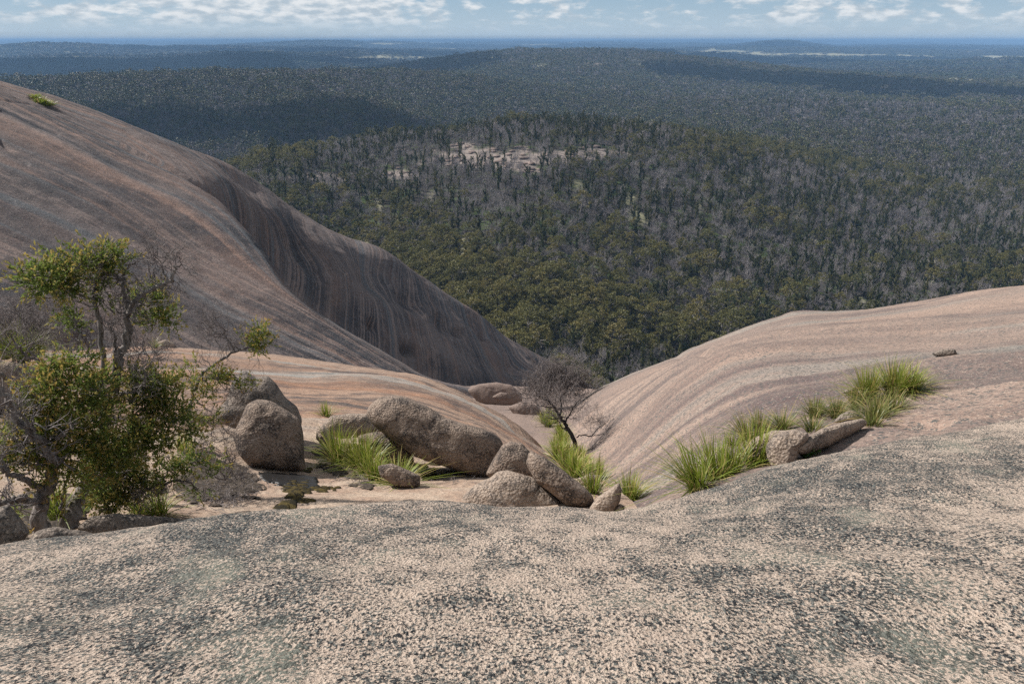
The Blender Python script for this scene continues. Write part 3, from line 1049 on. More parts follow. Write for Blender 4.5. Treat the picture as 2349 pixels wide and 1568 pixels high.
KIND_GUM, KIND_REG, KIND_DEAD, KIND_FGUM, KIND_FREG, KIND_FDEAD, KIND_CLUMP, KIND_BROWN = range(8)
VAR = {}
GUMS, REGS, DEADS = [], [], []


def build_kinds():
    rng = np.random.default_rng(11)
    idx = 0

    def reg(kind, wood, crown, wm, lm):
        nonlocal idx
        joined('kind_%03d' % idx, wood, crown, wm, lm)
        VAR.setdefault(kind, []).append(idx)
        idx += 1
    for k in range(6):
        w, c = gum_parts(rng); GUMS.append((w, c)); reg(KIND_GUM, w, c, M['bark_gum'], M['gum_leaf'])
    for k in range(6):
        w, c = regrowth_parts(rng); REGS.append((w, c)); reg(KIND_REG, w, c, M['bark_burnt'], M['regrowth_leaf'])
    for k in range(6):
        w = dead_parts(rng); DEADS.append(w); reg(KIND_DEAD, w, None, M['deadwood'], M['deadwood'])
    for k in range(4):
        w, c = gum_parts(rng, 11, 16, 1.35); reg(KIND_FGUM, w, c, M['bark_gum'], M['far_leaf'])
    for k in range(4):
        w, c = regrowth_parts(rng, .33, .95); reg(KIND_FREG, w, c, M['bark_burnt'], M['far_leaf'])
    for k in range(4):
        w = MB(); w.tube(np.array([[0, 0, -1], [0, 0, 8.0]]), [.2, .1], 3)
        c = MB()
        pp, dd = shell(rng, 70, np.array([0, 0, 8.0]), 3.6, 1.0)
        c.leaves(pp, 2.2, .45, rng, .6, 0, dd * .8)
        reg(KIND_FDEAD, w, c, M['far_twig'], M['far_twig'])
    for k in range(6):                                    # several crowns that have grown together, for the far plain
        c = MB()
        for j in range(9):
            o = np.array([rng.uniform(-14, 14), rng.uniform(-14, 14), rng.uniform(6, 12)])
            p, d = shell(rng, 26, o, rng.uniform(3.5, 6), .6)
            c.leaves(p, 4.2, 2.6, rng, .1, 0, d * .3)
        w = MB(); w.tube(np.array([[0, 0, -3], [0, 0, 6.0]]), [.4, .3], 4)
        reg(KIND_CLUMP if k < 3 else KIND_BROWN, w, c, M['bark_gum'], M['clump_leaf'] if k < 3 else M['far_brown'])


build_kinds()


def scatter():
    rng = np.random.default_rng(5)
    out = []
    # jittered points, spacing grows with distance
    r = 205.0
    while r < 34000:
        sp = 5.6 if r < 1000 else 5.6 * (r / 1000) ** 1.02
        n = int(1.36 * r / sp)
        az = (np.arange(n) + rng.uniform(-.48, .48, n)) * (1.36 / n) - .68
        rr = r + rng.uniform(-.5, .5, n) * sp
        out.append(np.stack([rr * np.sin(az), rr * np.cos(az), np.full(n, sp)], -1))
        r += sp * (1.0 if r < 6000 else 1.25)
    p = np.concatenate(out)
    return p


def kinds_of(x, y, rng):
    px, py = PROJ(np.stack([x, y, land_z(x, y) + 8], -1))
    r = np.hypot(x, y)
    q = np.stack([x, y, x * 0], -1)
    n = fbm(q / 70.0, 3, 81); n2 = fbm(q / 260.0, 3, 82)
    n3 = fbm(q / 1100.0, 3, 83)
    gum = .02 + .5 * n + .25 * n2
    gum = gum + .75 * np.exp(-((px - 1150) / 330) ** 2 - ((py - 690) / 130) ** 2)
    gum = gum + .45 * np.exp(-((px - 960) / 200) ** 2 - ((py - 600) / 90) ** 2)
    gum = gum + .4 * np.exp(-((px - 1650) / 240) ** 2 - ((py - 345) / 40) ** 2)
    gum = gum - .45 * np.exp(-((px - 1050) / 330) ** 2 - ((py - 380) / 90) ** 2)
    gum = gum + .45 * np.clip((r - 1000) / 600, 0, 1) + .5 * n3 * np.clip((r - 1000) / 600, 0, 1)
    u = rng.uniform(size=len(x))
    dead = .60 - .12 * np.clip((py - 500) / 200, 0, 1) + .3 * fbm(q / 90.0, 2, 84)
    gum = gum + .5 * fbm(q / 650.0, 2, 85) * np.clip((r - 900) / 600, 0, 1)
    v = rng.uniform(size=len(x))
    return np.where(u < gum, 0, np.where(v < dead, 2, 1))


def build_forest():
    rng = np.random.default_rng(23)
    p = scatter()
    x, y, sp = p[:, 0], p[:, 1], p[:, 2]
    z = land_z(x, y)
    keep = (pasture_mask(x, y) < .35) | (rng.uniform(size=len(x)) < .07)
    keep &= (rock_mask(x, y) < .4) | (rng.uniform(size=len(x)) < .22)
    px, py = PROJ(np.stack([x, y, z + 10], -1))
    keep &= (px > -420) & (px < 2760)
    r = np.hypot(x, y)
    # nothing grows inside the rock
    crest = np.array(CREST); sil = np.array(SIL)[::-1]
    rock_r = np.where(px < 1330, np.interp(px, crest[:, 0], crest[:, 2]) * 1.10 + 5, 180.0)
    keep &= (r > rock_r)
    x, y, z, sp, px, py, r = (a[keep] for a in (x, y, z, sp, px, py, r))
    k3 = kinds_of(x, y, rng)
    # the ones in plain view, nearest first, become trees of their own
    line = np.where(px < 1340, np.interp(px, crest[:, 0], crest[:, 1]), np.interp(px, sil[:, 0], sil[:, 1]))
    vis = (py < line - 4) & (px > 10) & (px < 2340)
    own = np.zeros(len(x), bool)
    picks = {}
    for k in range(3):
        c = np.where(vis & (k3 == k))[0]
        c = c[np.argsort(r[c])][:300]
        own[c] = True
        picks[k] = c
    sc = rng.uniform(.55, 1.0, len(x)) + .45 * rng.uniform(0, 1, len(x)) ** 3
    sc = sc * np.where(k3 == 0, 1.0 + .12 * np.exp(-((r - 400) / 160) ** 2), 1.0)
    yaw = rng.uniform(0, 6.283, len(x))
    names = [('gum_tree', 'leafy olive green gum tree in the forest below the rock', 'gum tree', 'living gum trees nearest the rock'),
             ('regrowth_tree', 'fire blackened tree sleeved in dark green regrowth below the rock', 'regrowth tree', 'burnt trees sprouting along their trunks'),
             ('dead_tree', 'bare grey dead tree standing in the forest below the rock', 'dead tree', 'bare dead trees in the forest')]
    for k, src in ((0, GUMS), (1, REGS)):
        wm = M['bark_gum'] if k == 0 else M['bark_burnt']
        lm = M['gum_leaf'] if k == 0 else M['regrowth_leaf']
        meshes = [(w.mesh('trunk', [wm]), c.mesh('crown', [lm])) for w, c in src]
        nm, lb, ct, gr = names[k]
        for i in picks[k]:
            wme, cme = meshes[rng.integers(len(meshes))]
            t = link(nm, wme, None, lb, ct, gr)
            t.location = (x[i], y[i], z[i]); t.rotation_euler = (0, 0, yaw[i]); t.scale = (sc[i],) * 3
            c = link('crown', cme, t)
    meshes = [w.mesh('dead_tree', [M['deadwood']]) for w in DEADS]
    nm, lb, ct, gr = names[2]
    for i in picks[2]:
        t = link(nm, meshes[rng.integers(len(meshes))], None, lb, ct, gr)
        t.location = (x[i], y[i], z[i]); t.rotation_euler = (0, 0, yaw[i]); t.scale = (sc[i],) * 3
    # all others: one forest
    m = ~own
    x, y, z, sp, r, k3, sc, yaw = (a[m] for a in (x, y, z, sp, r, k3, sc, yaw))
    variant = np.zeros(len(x), int)
    for lo, hi, kinds in ((0, 1150, (KIND_GUM, KIND_REG, KIND_DEAD)), (1150, 4200, (KIND_FGUM, KIND_FREG, KIND_FDEAD)), (4200, 1e9, (KIND_CLUMP, KIND_BROWN, KIND_BROWN))):
        for k in range(3):
            c = (r >= lo) & (r < hi) & (k3 == k)
            v = np.array(VAR[kinds[k]])
            variant[c] = v[rng.integers(0, len(v), c.sum())]
    grow = np.where(r < 1150, 1.0, np.where(r < 4200, np.clip(sp / 6.4, .9, 2.2), np.clip(sp / 24.0, .9, 20)))
    sx = sc * grow
    sz = sc * np.where(r < 4200, np.clip(grow, 1, 1.25), np.clip(grow, 1, 1.3))
    me = new_mesh('forest', np.stack([x, y, z], -1))
    add_attr(me, 'variant', variant, 'INT')
    add_attr(me, 'turn', np.stack([x * 0, x * 0, yaw], -1), 'FLOAT_VECTOR')
    add_attr(me, 'size', np.stack([sx, sx, sz], -1), 'FLOAT_VECTOR')
    fo = link('forest', me, None, 'mixed bushland of living, burnt and bare trees covering the plain', None, None, 'stuff')
    ng = bpy.data.node_groups.new('forest_scatter', 'GeometryNodeTree')
    ng.interface.new_socket('Geometry', in_out='INPUT', socket_type='NodeSocketGeometry')
    ng.interface.new_socket('Geometry', in_out='OUTPUT', socket_type='NodeSocketGeometry')
    a = ng.nodes.new('NodeGroupInput'); b = ng.nodes.new('NodeGroupOutput')
    ci = ng.nodes.new('GeometryNodeCollectionInfo')
    ci.inputs['Collection'].default_value = PROTO
    ci.inputs['Separate Children'].default_value = True
    ci.inputs['Reset Children'].default_value = True
    io = ng.nodes.new('GeometryNodeInstanceOnPoints')
    io.inputs['Pick Instance'].default_value = True

    def na(name, typ):
        n = ng.nodes.new('GeometryNodeInputNamedAttribute'); n.data_type = typ
        n.inputs['Name'].default_value = name
        return n.outputs['Attribute']
    L = ng.links.new
    L(a.outputs[0], io.inputs['Points']); L(ci.outputs[0], io.inputs['Instance'])
    L(na('variant', 'INT'), io.inputs['Instance Index'])
    L(na('turn', 'FLOAT_VECTOR'), io.inputs['Rotation'])
    L(na('size', 'FLOAT_VECTOR'), io.inputs['Scale'])
    L(io.outputs[0], b.inputs[0])
    md = fo.modifiers.new('scatter', 'NODES'); md.node_group = ng
    print('forest points', len(x), 'own', int(own.sum()))


build_forest()


# ------------------------------------------------------------------ boulders
_ico_cache = {}


def ico(sub):
    if sub not in _ico_cache:
        import bmesh
        bm = bmesh.new()
        bmesh.ops.create_icosphere(bm, subdivisions=sub, radius=1.0)
        v = np.array([x.co[:] for x in bm.verts]); f = np.array([[y.index for y in x.verts] for x in bm.faces])
        bm.free()
        _ico_cache[sub] = (v, f)
    return _ico_cache[sub]


SEED = [100]


def boulder(outline, label, r=None, thick=.8, mat='boulder', base=None, sub=6, e=.72, rough=1.0, back=.3, group=None, tf=lambda x, y: (x, y), name='boulder', ends=None):
    SEED[0] += 1
    sd = SEED[0]
    o = np.array([tf(*p) for p in outline], float)
    c = (o.min(0) + o.max(0)) / 2
    # area centroid
    x, y = o[:, 0], o[:, 1]; x1, y1 = np.roll(x, -1), np.roll(y, -1)
    cr = x * y1 - x1 * y; A = cr.sum() / 2
    c = np.array([((x + x1) * cr).sum() / (6 * A), ((y + y1) * cr).sum() / (6 * A)])
    d = P(c[0], c[1], 1.0); d /= np.linalg.norm(d)
    if r is None:
        b = base or (c[0], o[:, 1].max() - .06 * (o[:, 1].max() - o[:, 1].min()))
        h = hit(b[0], b[1], True)
        r = float(np.hypot(h[0], h[1]))
        wpx = min(np.ptp(o[:, 0]), np.ptp(o[:, 1]))
        r += back * thick * wpx / FPX * r
    cen = P(c[0], c[1], r)
    D = np.linalg.norm(cen)
    right = np.cross(d, [0, 0, 1]); right /= np.linalg.norm(right)
    upv = np.cross(right, d)
    rays = P(o[:, 0], o[:, 1], 1.0); rays /= np.linalg.norm(rays, axis=1, keepdims=True)
    pts = rays * (D / (rays @ d))[:, None] - cen
    a, b = pts @ right, pts @ upv
    # dense outline, polar
    aa, bb = [], []
    for i in range(len(a)):
        j = (i + 1) % len(a)
        t = np.linspace(0, 1, 60, endpoint=False)
        aa.append(a[i] + (a[j] - a[i]) * t); bb.append(b[i] + (b[j] - b[i]) * t)
    aa, bb = np.concatenate(aa), np.concatenate(bb)
    th = np.arctan2(bb, aa); R = np.hypot(aa, bb)
    od = np.argsort(th); th, R = th[od], R[od]
    grid = np.linspace(-math.pi, math.pi, 721)
    Rg = np.interp(grid, np.r_[th - 2 * math.pi, th, th + 2 * math.pi], np.r_[R, R, R])
    Rg = gauss(np.r_[Rg[-60:-1], Rg, Rg[1:60]], 5)[59:59 + 721]
    v, f = ico(sub)
    ang = np.arctan2(v[:, 1], v[:, 0]); Rv = np.interp(ang, grid, Rg)
    w = v[:, 2]; cphi = np.sqrt(np.clip(1 - w * w, 0, 1))
    T = thick * min(np.ptp(a), np.ptp(b)) / 2
    cs = cphi ** e; sn = np.sign(w) * np.abs(w) ** e
    size = (np.ptp(a) + np.ptp(b)) / 2
    loc = np.stack([Rv * np.cos(ang) * cs, Rv * np.sin(ang) * cs, T * sn], -1)
    n3 = v + 0
    q = loc / size
    dis = size * (.038 * fbm(q * 2.6 + sd * 3.1, 3, sd) + .016 * fbm(q * 9 + sd, 3, sd + 5) + rough * .0055 * fbm(q * 34, 3, sd + 7))
    loc = loc + n3 * (dis * (0.35 + .65 * np.abs(w)))[:, None]
    W = loc[:, :1] * right + loc[:, 1:2] * upv - loc[:, 2:] * d
    if ends:                                              # lie along the ground between two contact points
        (x0, y0), (x1, y1) = tf(*ends[0]), tf(*ends[1])
        h0, h1 = hit(x0, y0, True), hit(x1, y1, True)
        d0, d1 = np.linalg.norm(h0), np.linalg.norm(h1)
        Wc = cen + W
        px, _ = PROJ(Wc)
        k = (d0 + (d1 - d0) * (px - x0) / (x1 - x0)) / ((d0 + d1) / 2)
        W = Wc * k[:, None] - cen
    # origin at the base
    foot = np.array([0, 0, W[:, 2].min()])
    me = new_mesh(name, W - foot, None, f, [M[mat]])
    ob = link(name, me, None, label, 'boulder' if name == 'boulder' else 'rock', group)
    ob.location = cen + foot
    return ob


t4 = lambda x, y: (489 + x * .4165, 795 + y * .4165)
t5 = lambda x, y: (1284 + x * .453, 642 + y * .453)
t3 = lambda x, y: (x * .4876, 519.8 + y * .4876)

boulder([(105, 480), (150, 400), (185, 315), (240, 287), (320, 300), (400, 350), (470, 398), (495, 470), (500, 600), (512, 690), (440, 688), (300, 680), (200, 655), (135, 590)],
        'tall rounded brown boulder standing alone above the dark wet patch', None, .95, tf=t4, e=.66)
boulder([(5, 380), (40, 335), (70, 300), (90, 240), (115, 170), (180, 132), (232, 170), (300, 160), (350, 200), (400, 280), (460, 330), (487, 400), (480, 490), (300, 520), (100, 440), (30, 410)],
        'big cleft dark boulder standing behind the tall rounded brown one', 20.3, .8, 'boulder_dark', tf=t4)
boulder([(5, 160), (40, 122), (80, 150), (74, 185), (15, 180)], 'small dark boulder on orange rock beside the leaning leafy branch', None, .9, 'boulder_dark', tf=t4, sub=5)
boulder([(840, 370), (870, 322), (920, 282), (990, 270), (1060, 276), (1180, 330), (1280, 392), (1340, 412), (1400, 430), (1480, 450), (1540, 478), (1590, 520), (1588, 570), (1550, 640), (1510, 730), (1400, 700), (1250, 645), (1110, 600), (1000, 520), (900, 445)],
        'longest boulder, a brown ridge-like block lying in the middle', None, .95, base=t4(1450, 715), tf=t4, e=.56, back=.6)
boulder([(600, 430), (650, 380), (740, 366), (850, 370), (920, 420), (945, 462), (900, 490), (700, 505), (610, 480)],
        'low round pale boulder behind the grass clumps left of the longest boulder', 20.2, 1.0, 'boulder_pale', tf=t4)
boulder([(565, 505), (572, 440), (600, 430), (640, 460), (680, 520), (640, 555), (600, 548)], 'small pale rock at the left end of the low round boulder', 19.3, 1.0, 'boulder_pale', tf=t4, sub=5)
boulder([(790, 490), (880, 470), (980, 470), (1050, 510), (1100, 580), (1105, 640), (1050, 668), (950, 650), (850, 590)],
        'rounded boulder half hidden by green grass clumps in the middle', 18.6, .9, tf=t4)
boulder([(905, 655), (980, 640), (1080, 680), (1140, 710), (1140, 765), (1100, 780), (1000, 765), (920, 710)], 'flat grey slab of rock lying among the lowest grass clump', None, .8, 'boulder', tf=t4, sub=5)
boulder([(1500, 700), (1540, 620), (1590, 540), (1640, 520), (1700, 530), (1760, 590), (1785, 650), (1780, 720), (1700, 765), (1560, 745)],
        'split brown boulder touching the right end of the longest boulder', None, .9, tf=t4)
boulder([(1740, 570), (1830, 610), (1930, 680), (2030, 760), (2088, 815), (2100, 850), (2070, 888), (1950, 880), (1850, 800), (1770, 740), (1720, 640)],
        'long low brown boulder sloping down towards the gully grass', None, .9, tf=t4)
boulder([(1358, 860), (1390, 800), (1440, 762), (1530, 720), (1560, 688), (1620, 678), (1700, 700), (1780, 730), (1850, 790), (1920, 840), (1960, 890), (1800, 990), (1500, 990), (1370, 900)],
        'pale lumpy boulder rising just behind the foreground slab edge', 13.6, .85, 'boulder_pale', tf=t4)
boulder([(2070, 890), (2110, 830), (2170, 790), (2235, 745), (2250, 790), (2240, 850), (2200, 910), (2130, 950), (2085, 930)], 'smooth pale rock leaning left of the grass clump in the gully head', None, .9, 'boulder_pale', tf=t4)
boulder([(2185, 925), (2235, 862), (2265, 875), (2262, 915), (2230, 950)], 'little pale stone wedged beneath the smooth leaning rock', None, .9, 'boulder_pale', tf=t4, sub=5)
boulder([(2000, 725), (2060, 705), (2130, 705), (2150, 735), (2080, 765), (2010, 760)], 'small pale rock tucked in bright gully grass', None, .9, 'boulder_pale', tf=t4, sub=5)
boulder([(1040, 840), (1080, 785), (1130, 762), (1190, 755), (1255, 772), (1262, 800), (1215, 850), (1195, 930), (1150, 990), (1090, 980), (1050, 900)], 'blocky rock with black shaded end beside the small green fern', 13.2, 1.1, 'boulder_pale', tf=t5)
boulder([(1195, 855), (1260, 790), (1330, 750), (1450, 715), (1540, 700), (1557, 730), (1480, 780), (1360, 842), (1270, 875), (1215, 885)], 'long flat pale slab of rock above the small green fern', None, 1.3, 'boulder_pale', base=t5(1370, 830), back=.2, tf=t5, ends=((1215, 880), (1540, 735)))
boulder([(1378, 722), (1420, 680), (1470, 655), (1512, 668), (1537, 697), (1450, 722)], 'dark pointed rock under the tall twin grass clumps', None, .9, 'boulder_dark', tf=t5, sub=5)
boulder([(1428, 572), (1470, 532), (1502, 532), (1502, 585)], 'small black rock at the left foot of the uppermost grass', None, .9, 'boulder_dark', tf=t5, sub=5)
boulder([(578, 995), (600, 950), (650, 930), (730, 930), (760, 990), (700, 1030), (620, 1020)], 'pale rock under the leaning blades of the nearest right tussock', None, .8, 'boulder_pale', tf=t5, sub=5)
boulder([(900, 900), (980, 800), (1080, 760), (1180, 760), (1100, 830), (1040, 900), (960, 930)], 'smooth pink hump of rock behind the nearest right tussock', 13.6, .7, 'boulder_pale', tf=t5, sub=5)
boulder([(1880, 372), (1930, 350), (2000, 350), (2012, 374), (1960, 386), (1900, 386)], 'flat grey loose stone lying high on the pale slope', None, .8, 'boulder_dark', tf=t5, sub=5)
boulder([(-220, 900), (-120, 650), (0, 630), (100, 640), (200, 672), (245, 725), (200, 800), (0, 880)], 'broad grey boulder behind the left tree, cut by the picture edge', None, .8, 'boulder_pale', tf=t3)
boulder([(-150, 1420), (-50, 1335), (40, 1302), (120, 1400), (140, 1435), (60, 1540), (-100, 1540)], 'shaded boulder left of the twin trunks at the picture edge', 9.6, .8, 'boulder_dark', tf=t3)
boulder([(80, 1530), (170, 1432), (260, 1410), (400, 1430), (485, 1460), (440, 1540), (200, 1590)], 'low grey boulder right in front of the twin tree trunks', 9.2, .8, 'boulder_dark', tf=t3)
boulder([(365, 1410), (430, 1362), (540, 1345), (700, 1360), (850, 1370), (895, 1388), (720, 1445), (480, 1475), (380, 1450)], 'long low shaded rock right of the tree trunks', 10.8, .9, 'boulder_dark', tf=t3)
boulder([(688, 1215), (720, 1178), (762, 1168), (787, 1208), (782, 1252), (720, 1275), (690, 1255)], 'small round stone under the low spreading branch of the left tree', 13.2, .95, 'boulder', tf=t3, sub=5)
boulder([(700, 575), (740, 542), (780, 530), (820, 548), (836, 574), (760, 584)], 'lone pale boulder on the skyline of the orange shelf', 56, .9, 'boulder_pale', tf=t3, sub=5)
boulder([(1395, 235), (1460, 205), (1560, 195), (1640, 210), (1700, 260), (1700, 320), (1560, 335), (1450, 300)], 'wide pink rock hump at the gully bottom below the dark cliff', 78, .6, 'gully', tf=t4, sub=5)
boulder([(1535, 275), (1580, 250), (1622, 255), (1645, 290), (1570, 300)], 'small knob of rock in front of the wide pink gully hump', 70, .8, 'gully', tf=t4, sub=5)
boulder([(1620, 330), (1700, 300), (1790, 320), (1820, 390), (1760, 420), (1660, 380)], 'rounded pink rock at the foot of the grey gully thicket', 62, .7, 'gully', tf=t4, sub=5)

# rocks strewn over the bald crown of the middle hill
rng = np.random.default_rng(44)
stones = [ico(3)]
stone_meshes = []
for k in range(5):
    v, f = ico(3)
    q = v * np.array([1.5, 1.2, .75]) * (1 + .25 * fbm(v * 1.6 + 9 * k, 3, 200 + k))[:, None]
    q[:, 2] -= q[:, 2].min() + .3
    stone_meshes.append(new_mesh('granite_outcrop', q, None, f, [M['gully']]))
n = 0
while n < 110:
    px, py = rng.normal(1150, 190), rng.normal(366, 26)
    rr = 560.0 + rng.uniform(0, 300)
    x, y = at_px(px, rr)
    if float(rock_mask(np.array([x]), np.array([y]))[0]) < .3: continue
    o = link('granite_outcrop', stone_meshes[n % 5], None, 'pale granite outcrop among thin trees on the bald middle hill', 'rock', 'pale outcrops on the middle hill')
    o.location = (x, y, float(land_z(np.array([x]), np.array([y]))[0]))
    s = rng.uniform(.7, 3.0)
    o.scale = (s * 1.2, s, s * rng.uniform(.35, .7)); o.rotation_euler = (0, 0, rng.uniform(0, 6.28))
    n += 1


# ------------------------------------------------------------------ strap-leaved grass tussocks
def tussock(px, py, h, spread, n, label, group=None, mat='blade', r=None, lean=(0, 0), wid=.0085, seed=None, base_w=.12):
    SEED[0] += 1
    n = int(n * 1.5)
    rng = np.random.default_rng(SEED[0])
    if r is None:
        p = hit(px, py)
        if p is None: p = P(px, py, 20)
    else:
        p = P(px, py, r)
    seg = 6
    th = rng.uniform(0, 2 * math.pi, n)
    out = np.abs(rng.normal(0, .75, n)) + .10
    L = h * .92 * rng.uniform(.5, 1.3, n)
    t = np.linspace(0, 1, seg)[None]
    hd = np.stack([np.cos(th), np.sin(th)], -1)
    root = hd * (base_w * np.sqrt(rng.uniform(0, 1, n)))[:, None]
    reach = (spread * out)[:, None]
    droop = rng.uniform(.05, .55, n)[:, None] * np.clip(out, 0, 1.3)[:, None]
    X = root[:, :1] + hd[:, :1] * reach * t ** 1.5 + lean[0] * t ** 1.6 * h + .03 * h * np.sin(t * 5 + th[:, None])
    Y = root[:, 1:] + hd[:, 1:] * reach * t ** 1.5 + lean[1] * t ** 1.6 * h
    Z = L[:, None] * (t * (1.0 - .18 * out[:, None]) - droop * t ** 2.6) - .05
    c = np.stack([X, Y, Z], -1)
    side = np.stack([-np.sin(th), np.cos(th), rng.normal(0, .3, n)], -1)
    side /= np.linalg.norm(side, axis=1, keepdims=True)
    w = (wid * rng.uniform(.7, 1.3, n))[:, None] * np.array([1, 1.05, .95, .75, .45, .06])[None]
    v = np.stack([c - side[:, None] * w[..., None], c + side[:, None] * w[..., None]], 2)      # n, seg, 2, 3
    i = (np.arange(n)[:, None] * seg + np.arange(seg - 1)[None]) * 2
    q = np.stack([i, i + 1, i + 3, i + 2], -1).reshape(-1, 4)
    me = new_mesh('grass_tussock', v.reshape(-1, 3), q, None, [M[mat]])
    add_attr(me, 'along', np.broadcast_to(t[..., None], (n, seg, 2)).ravel())
    o = link('grass_tussock', me, None, label, 'grass tussock', group)
    o.location = p
    return o


def TT(tf, lst):
    for (x, y, h, sp, n, lab, *kw) in lst:
        px, py = tf(x, y)
        tussock(px, py, h, sp, n, lab, **(kw[0] if kw else {}))


GL = dict(group='tussocks filling the gully', mat='blade_lush', wid=.015)
gl = 'lush green tussock in the grass strip down the gully'
TT(t4, [
    (690, 640, 1.25, .75, 190, 'tall bright tussock, leftmost of the clumps beside the half hidden boulder', dict(mat='blade_lush')),
    (775, 655, 1.0, .6, 110, 'slim tussock squeezed between the two widest middle clumps', dict(mat='blade')),
    (835, 685, 1.25, .85, 220, 'widest bright tussock in the middle of the boulder clumps', dict(mat='blade_lush')),
    (1000, 645, 1.15, .65, 170, 'upright tussock against the front of the half hidden boulder', dict(mat='blade_lush')),
    (885, 735, .95, .5, 130, 'tussock spilling below the widest bright clump', dict(mat='blade_lush')),
    (1030, 762, .75, .8, 170, 'low spreading tussock over the flat grey slab', dict(mat='blade_lush')),
    (622, 385, .75, .35, 70, 'lone little tussock left of the longest boulder on orange rock', dict(mat='blade')),
    (2125, 735, 1.2, .55, 120, 'yellow-green tussock at the foot of the gully grass strip', dict(mat='blade_lush')),
    (2085, 805, .9, .5, 100, 'short yellow tussock between brown boulder and pale leaning rock', dict(mat='blade_lush')),
    (2290, 850, .95, .62, 190, 'dark green tussock right of the smooth leaning rock', dict(mat='blade')),
    (1815, 415, 1.2, .9, 100, gl, GL), (1850, 395, 1.2, .8, 100, gl, GL), (1845, 445, 1.5, .9, 130, gl, GL), (1880, 420, 1.3, .8, 110, gl, GL), (1905, 490, 1.3, .8, 130, gl, GL), (1935, 520, 1.2, .7, 120, gl, GL), (1885, 570, 1.2, .7, 130, gl, GL), (1940, 590, 1.2, .8, 140, gl, GL),
    (1900, 630, 1.1, .7, 140, gl, GL), (1960, 640, 1.15, .75, 150, gl, GL), (2010, 690, 1.1, .75, 150, gl, GL), (2020, 640, 1.1, .7, 130, gl, GL), (1955, 700, 1.0, .65, 120, gl, GL), (1990, 720, .9, .6, 110, gl, GL),
    (1920, 540, 1.2, .7, 120, gl, GL), (2050, 700, 1.0, .6, 120, gl, GL),
])
TT(t5, [
    (690, 1058, .95, .75, 150, 'nearest right tussock with long blades leaning left', dict(mat='blade_lush', lean=(-.22, -.05), wid=.008)),
    (790, 1012, 1.0, .7, 150, 'big bright tussock left of the pair on the slab edge', dict(mat='blade_lush', lean=(-.1, 0), wid=.008)),
    (870, 985, .85, .55, 110, 'tussock in the gap between the two big slab edge clumps', dict(mat='blade_lush', wid=.008)),
    (985, 945, 1.05, .65, 170, 'big upright tussock right of the pair on the slab edge', dict(mat='blade_lush', wid=.008)),
    (940, 800, .75, .6, 120, 'dull leaning tussock left of the dry-edged middle strip', dict(mat='blade_dull', lean=(-.2, 0))),
    (1010, 770, .7, .5, 110, 'dark upright tussock at the left end of the middle strip', dict(mat='blade_dull')),
    (1130, 755, .5, .75, 170, 'wide low tussock above the blocky rock', dict(mat='blade_dull')),
    (1275, 765, .5, .45, 80, 'small sparse tussock right of the wide low one', dict(mat='blade_dull')),
    (1290, 690, .6, .55, 150, 'dark dense tussock above the long flat slab of rock', dict(mat='blade_dull')),
    (1400, 690, .55, .6, 140, 'straw-flecked tussock touching the dark pointed rock', dict(mat='blade_dull')),
    (1555, 605, 1.0, .7, 220, 'tallest left-hand tussock of the two uppermost clumps', dict(mat='blade')),
    (1500, 640, .6, .6, 120, 'low tussock below the tallest left-hand clump', dict(mat='blade_dull')),
    (1690, 580, 1.0, .95, 280, 'broad bushy tussock of the two uppermost clumps', dict(mat='blade')),
    (1775, 560, .85, .85, 190, 'rightmost tussock high on the pale slope', dict(mat='blade')),
    (1600, 705, .6, .7, 200, 'straggling tussock hanging below the broad bushy clump', dict(mat='blade_dull')),
    (1685, 660, .6, .55, 120, 'tussock along the crack right of the straggling clump', dict(mat='blade_dull')),
    (1580, 735, .6, .4, 80, 'smallest tussock at the tip of the flat pale slab', dict(mat='blade_dull')),
    (875, 835, .35, .3, 60, 'tuft of dry brown grass behind the slab edge clumps', dict(mat='blade_dull')),
])
TT(t3, [
    (270, 1345, .65, .35, 90, 'bright tussock between the twin tree trunks', dict(mat='blade_lush', r=11.3)),
    (745, 1350, .5, .4, 80, 'bright tussock right of the low rock by the tree trunks', dict(mat='blade_lush')),
    (655, 1340, .5, .35, 70, 'tussock in shade under the low spreading branch', dict(mat='blade')),
    (870, 1060, .7, .3, 60, 'shaded upright tussock among grey twigs by the tall boulder', dict(mat='blade')),
    (110, 632, 1.2, .9, 150, 'bright clump of grass behind the broad left boulder', dict(mat='blade_lush', r=24)),
    (30, 612, 1.1, .9, 130, 'sunlit grass at the picture edge behind the broad boulder', dict(mat='blade_lush', r=25)),
    (185, 600, 1.0, .7, 100, 'grass clump behind the small leafy sprig of the left tree', dict(mat='blade_lush', r=25)),
    (730, 570, .9, .8, 60, 'low green tuft left of the lone skyline boulder', dict(mat='blade')),
])
for (x, y, h, lab) in [(78, 224, .9, 'small green tuft high on the streaked dome, left'), (92, 236, 1.4, 'largest green tuft high on the streaked dome'), (108, 242, 1.1, 'right end tuft of grass high on the streaked dome')]:
    tussock(x, y, h * .8, h * .8, 140, lab, None, 'blade_lush', wid=.05, base_w=1.0)


# ------------------------------------------------------------------ near trees and bushes
def pl3(lst, tf, r0, thin=.72):
    """branch through picture points; each (x, y, dr, radius)"""
    a = np.array(lst, float)
    p = np.array([tf(x, y) for x, y in a[:, :2]])
    pts = P(p[:, 0], p[:, 1], r0 + a[:, 2])
    n = max(4, len(a) * 4)
    s = np.linspace(0, len(a) - 1, n)
    out = pchip(np.arange(len(a)), np.c_[pts, a[:, 3]], s)
    out = np.c_[gauss(out[:, :3], 1.0), out[:, 3] * thin]
    return out


def wobble(b, rng, amp):
    k = len(b)
    b = b.copy()
    b[1:-1, :3] += (rng.normal(size=(k - 2, 3)) * np.minimum(amp, b[1:-1, 3:] * 1.2))
    return b


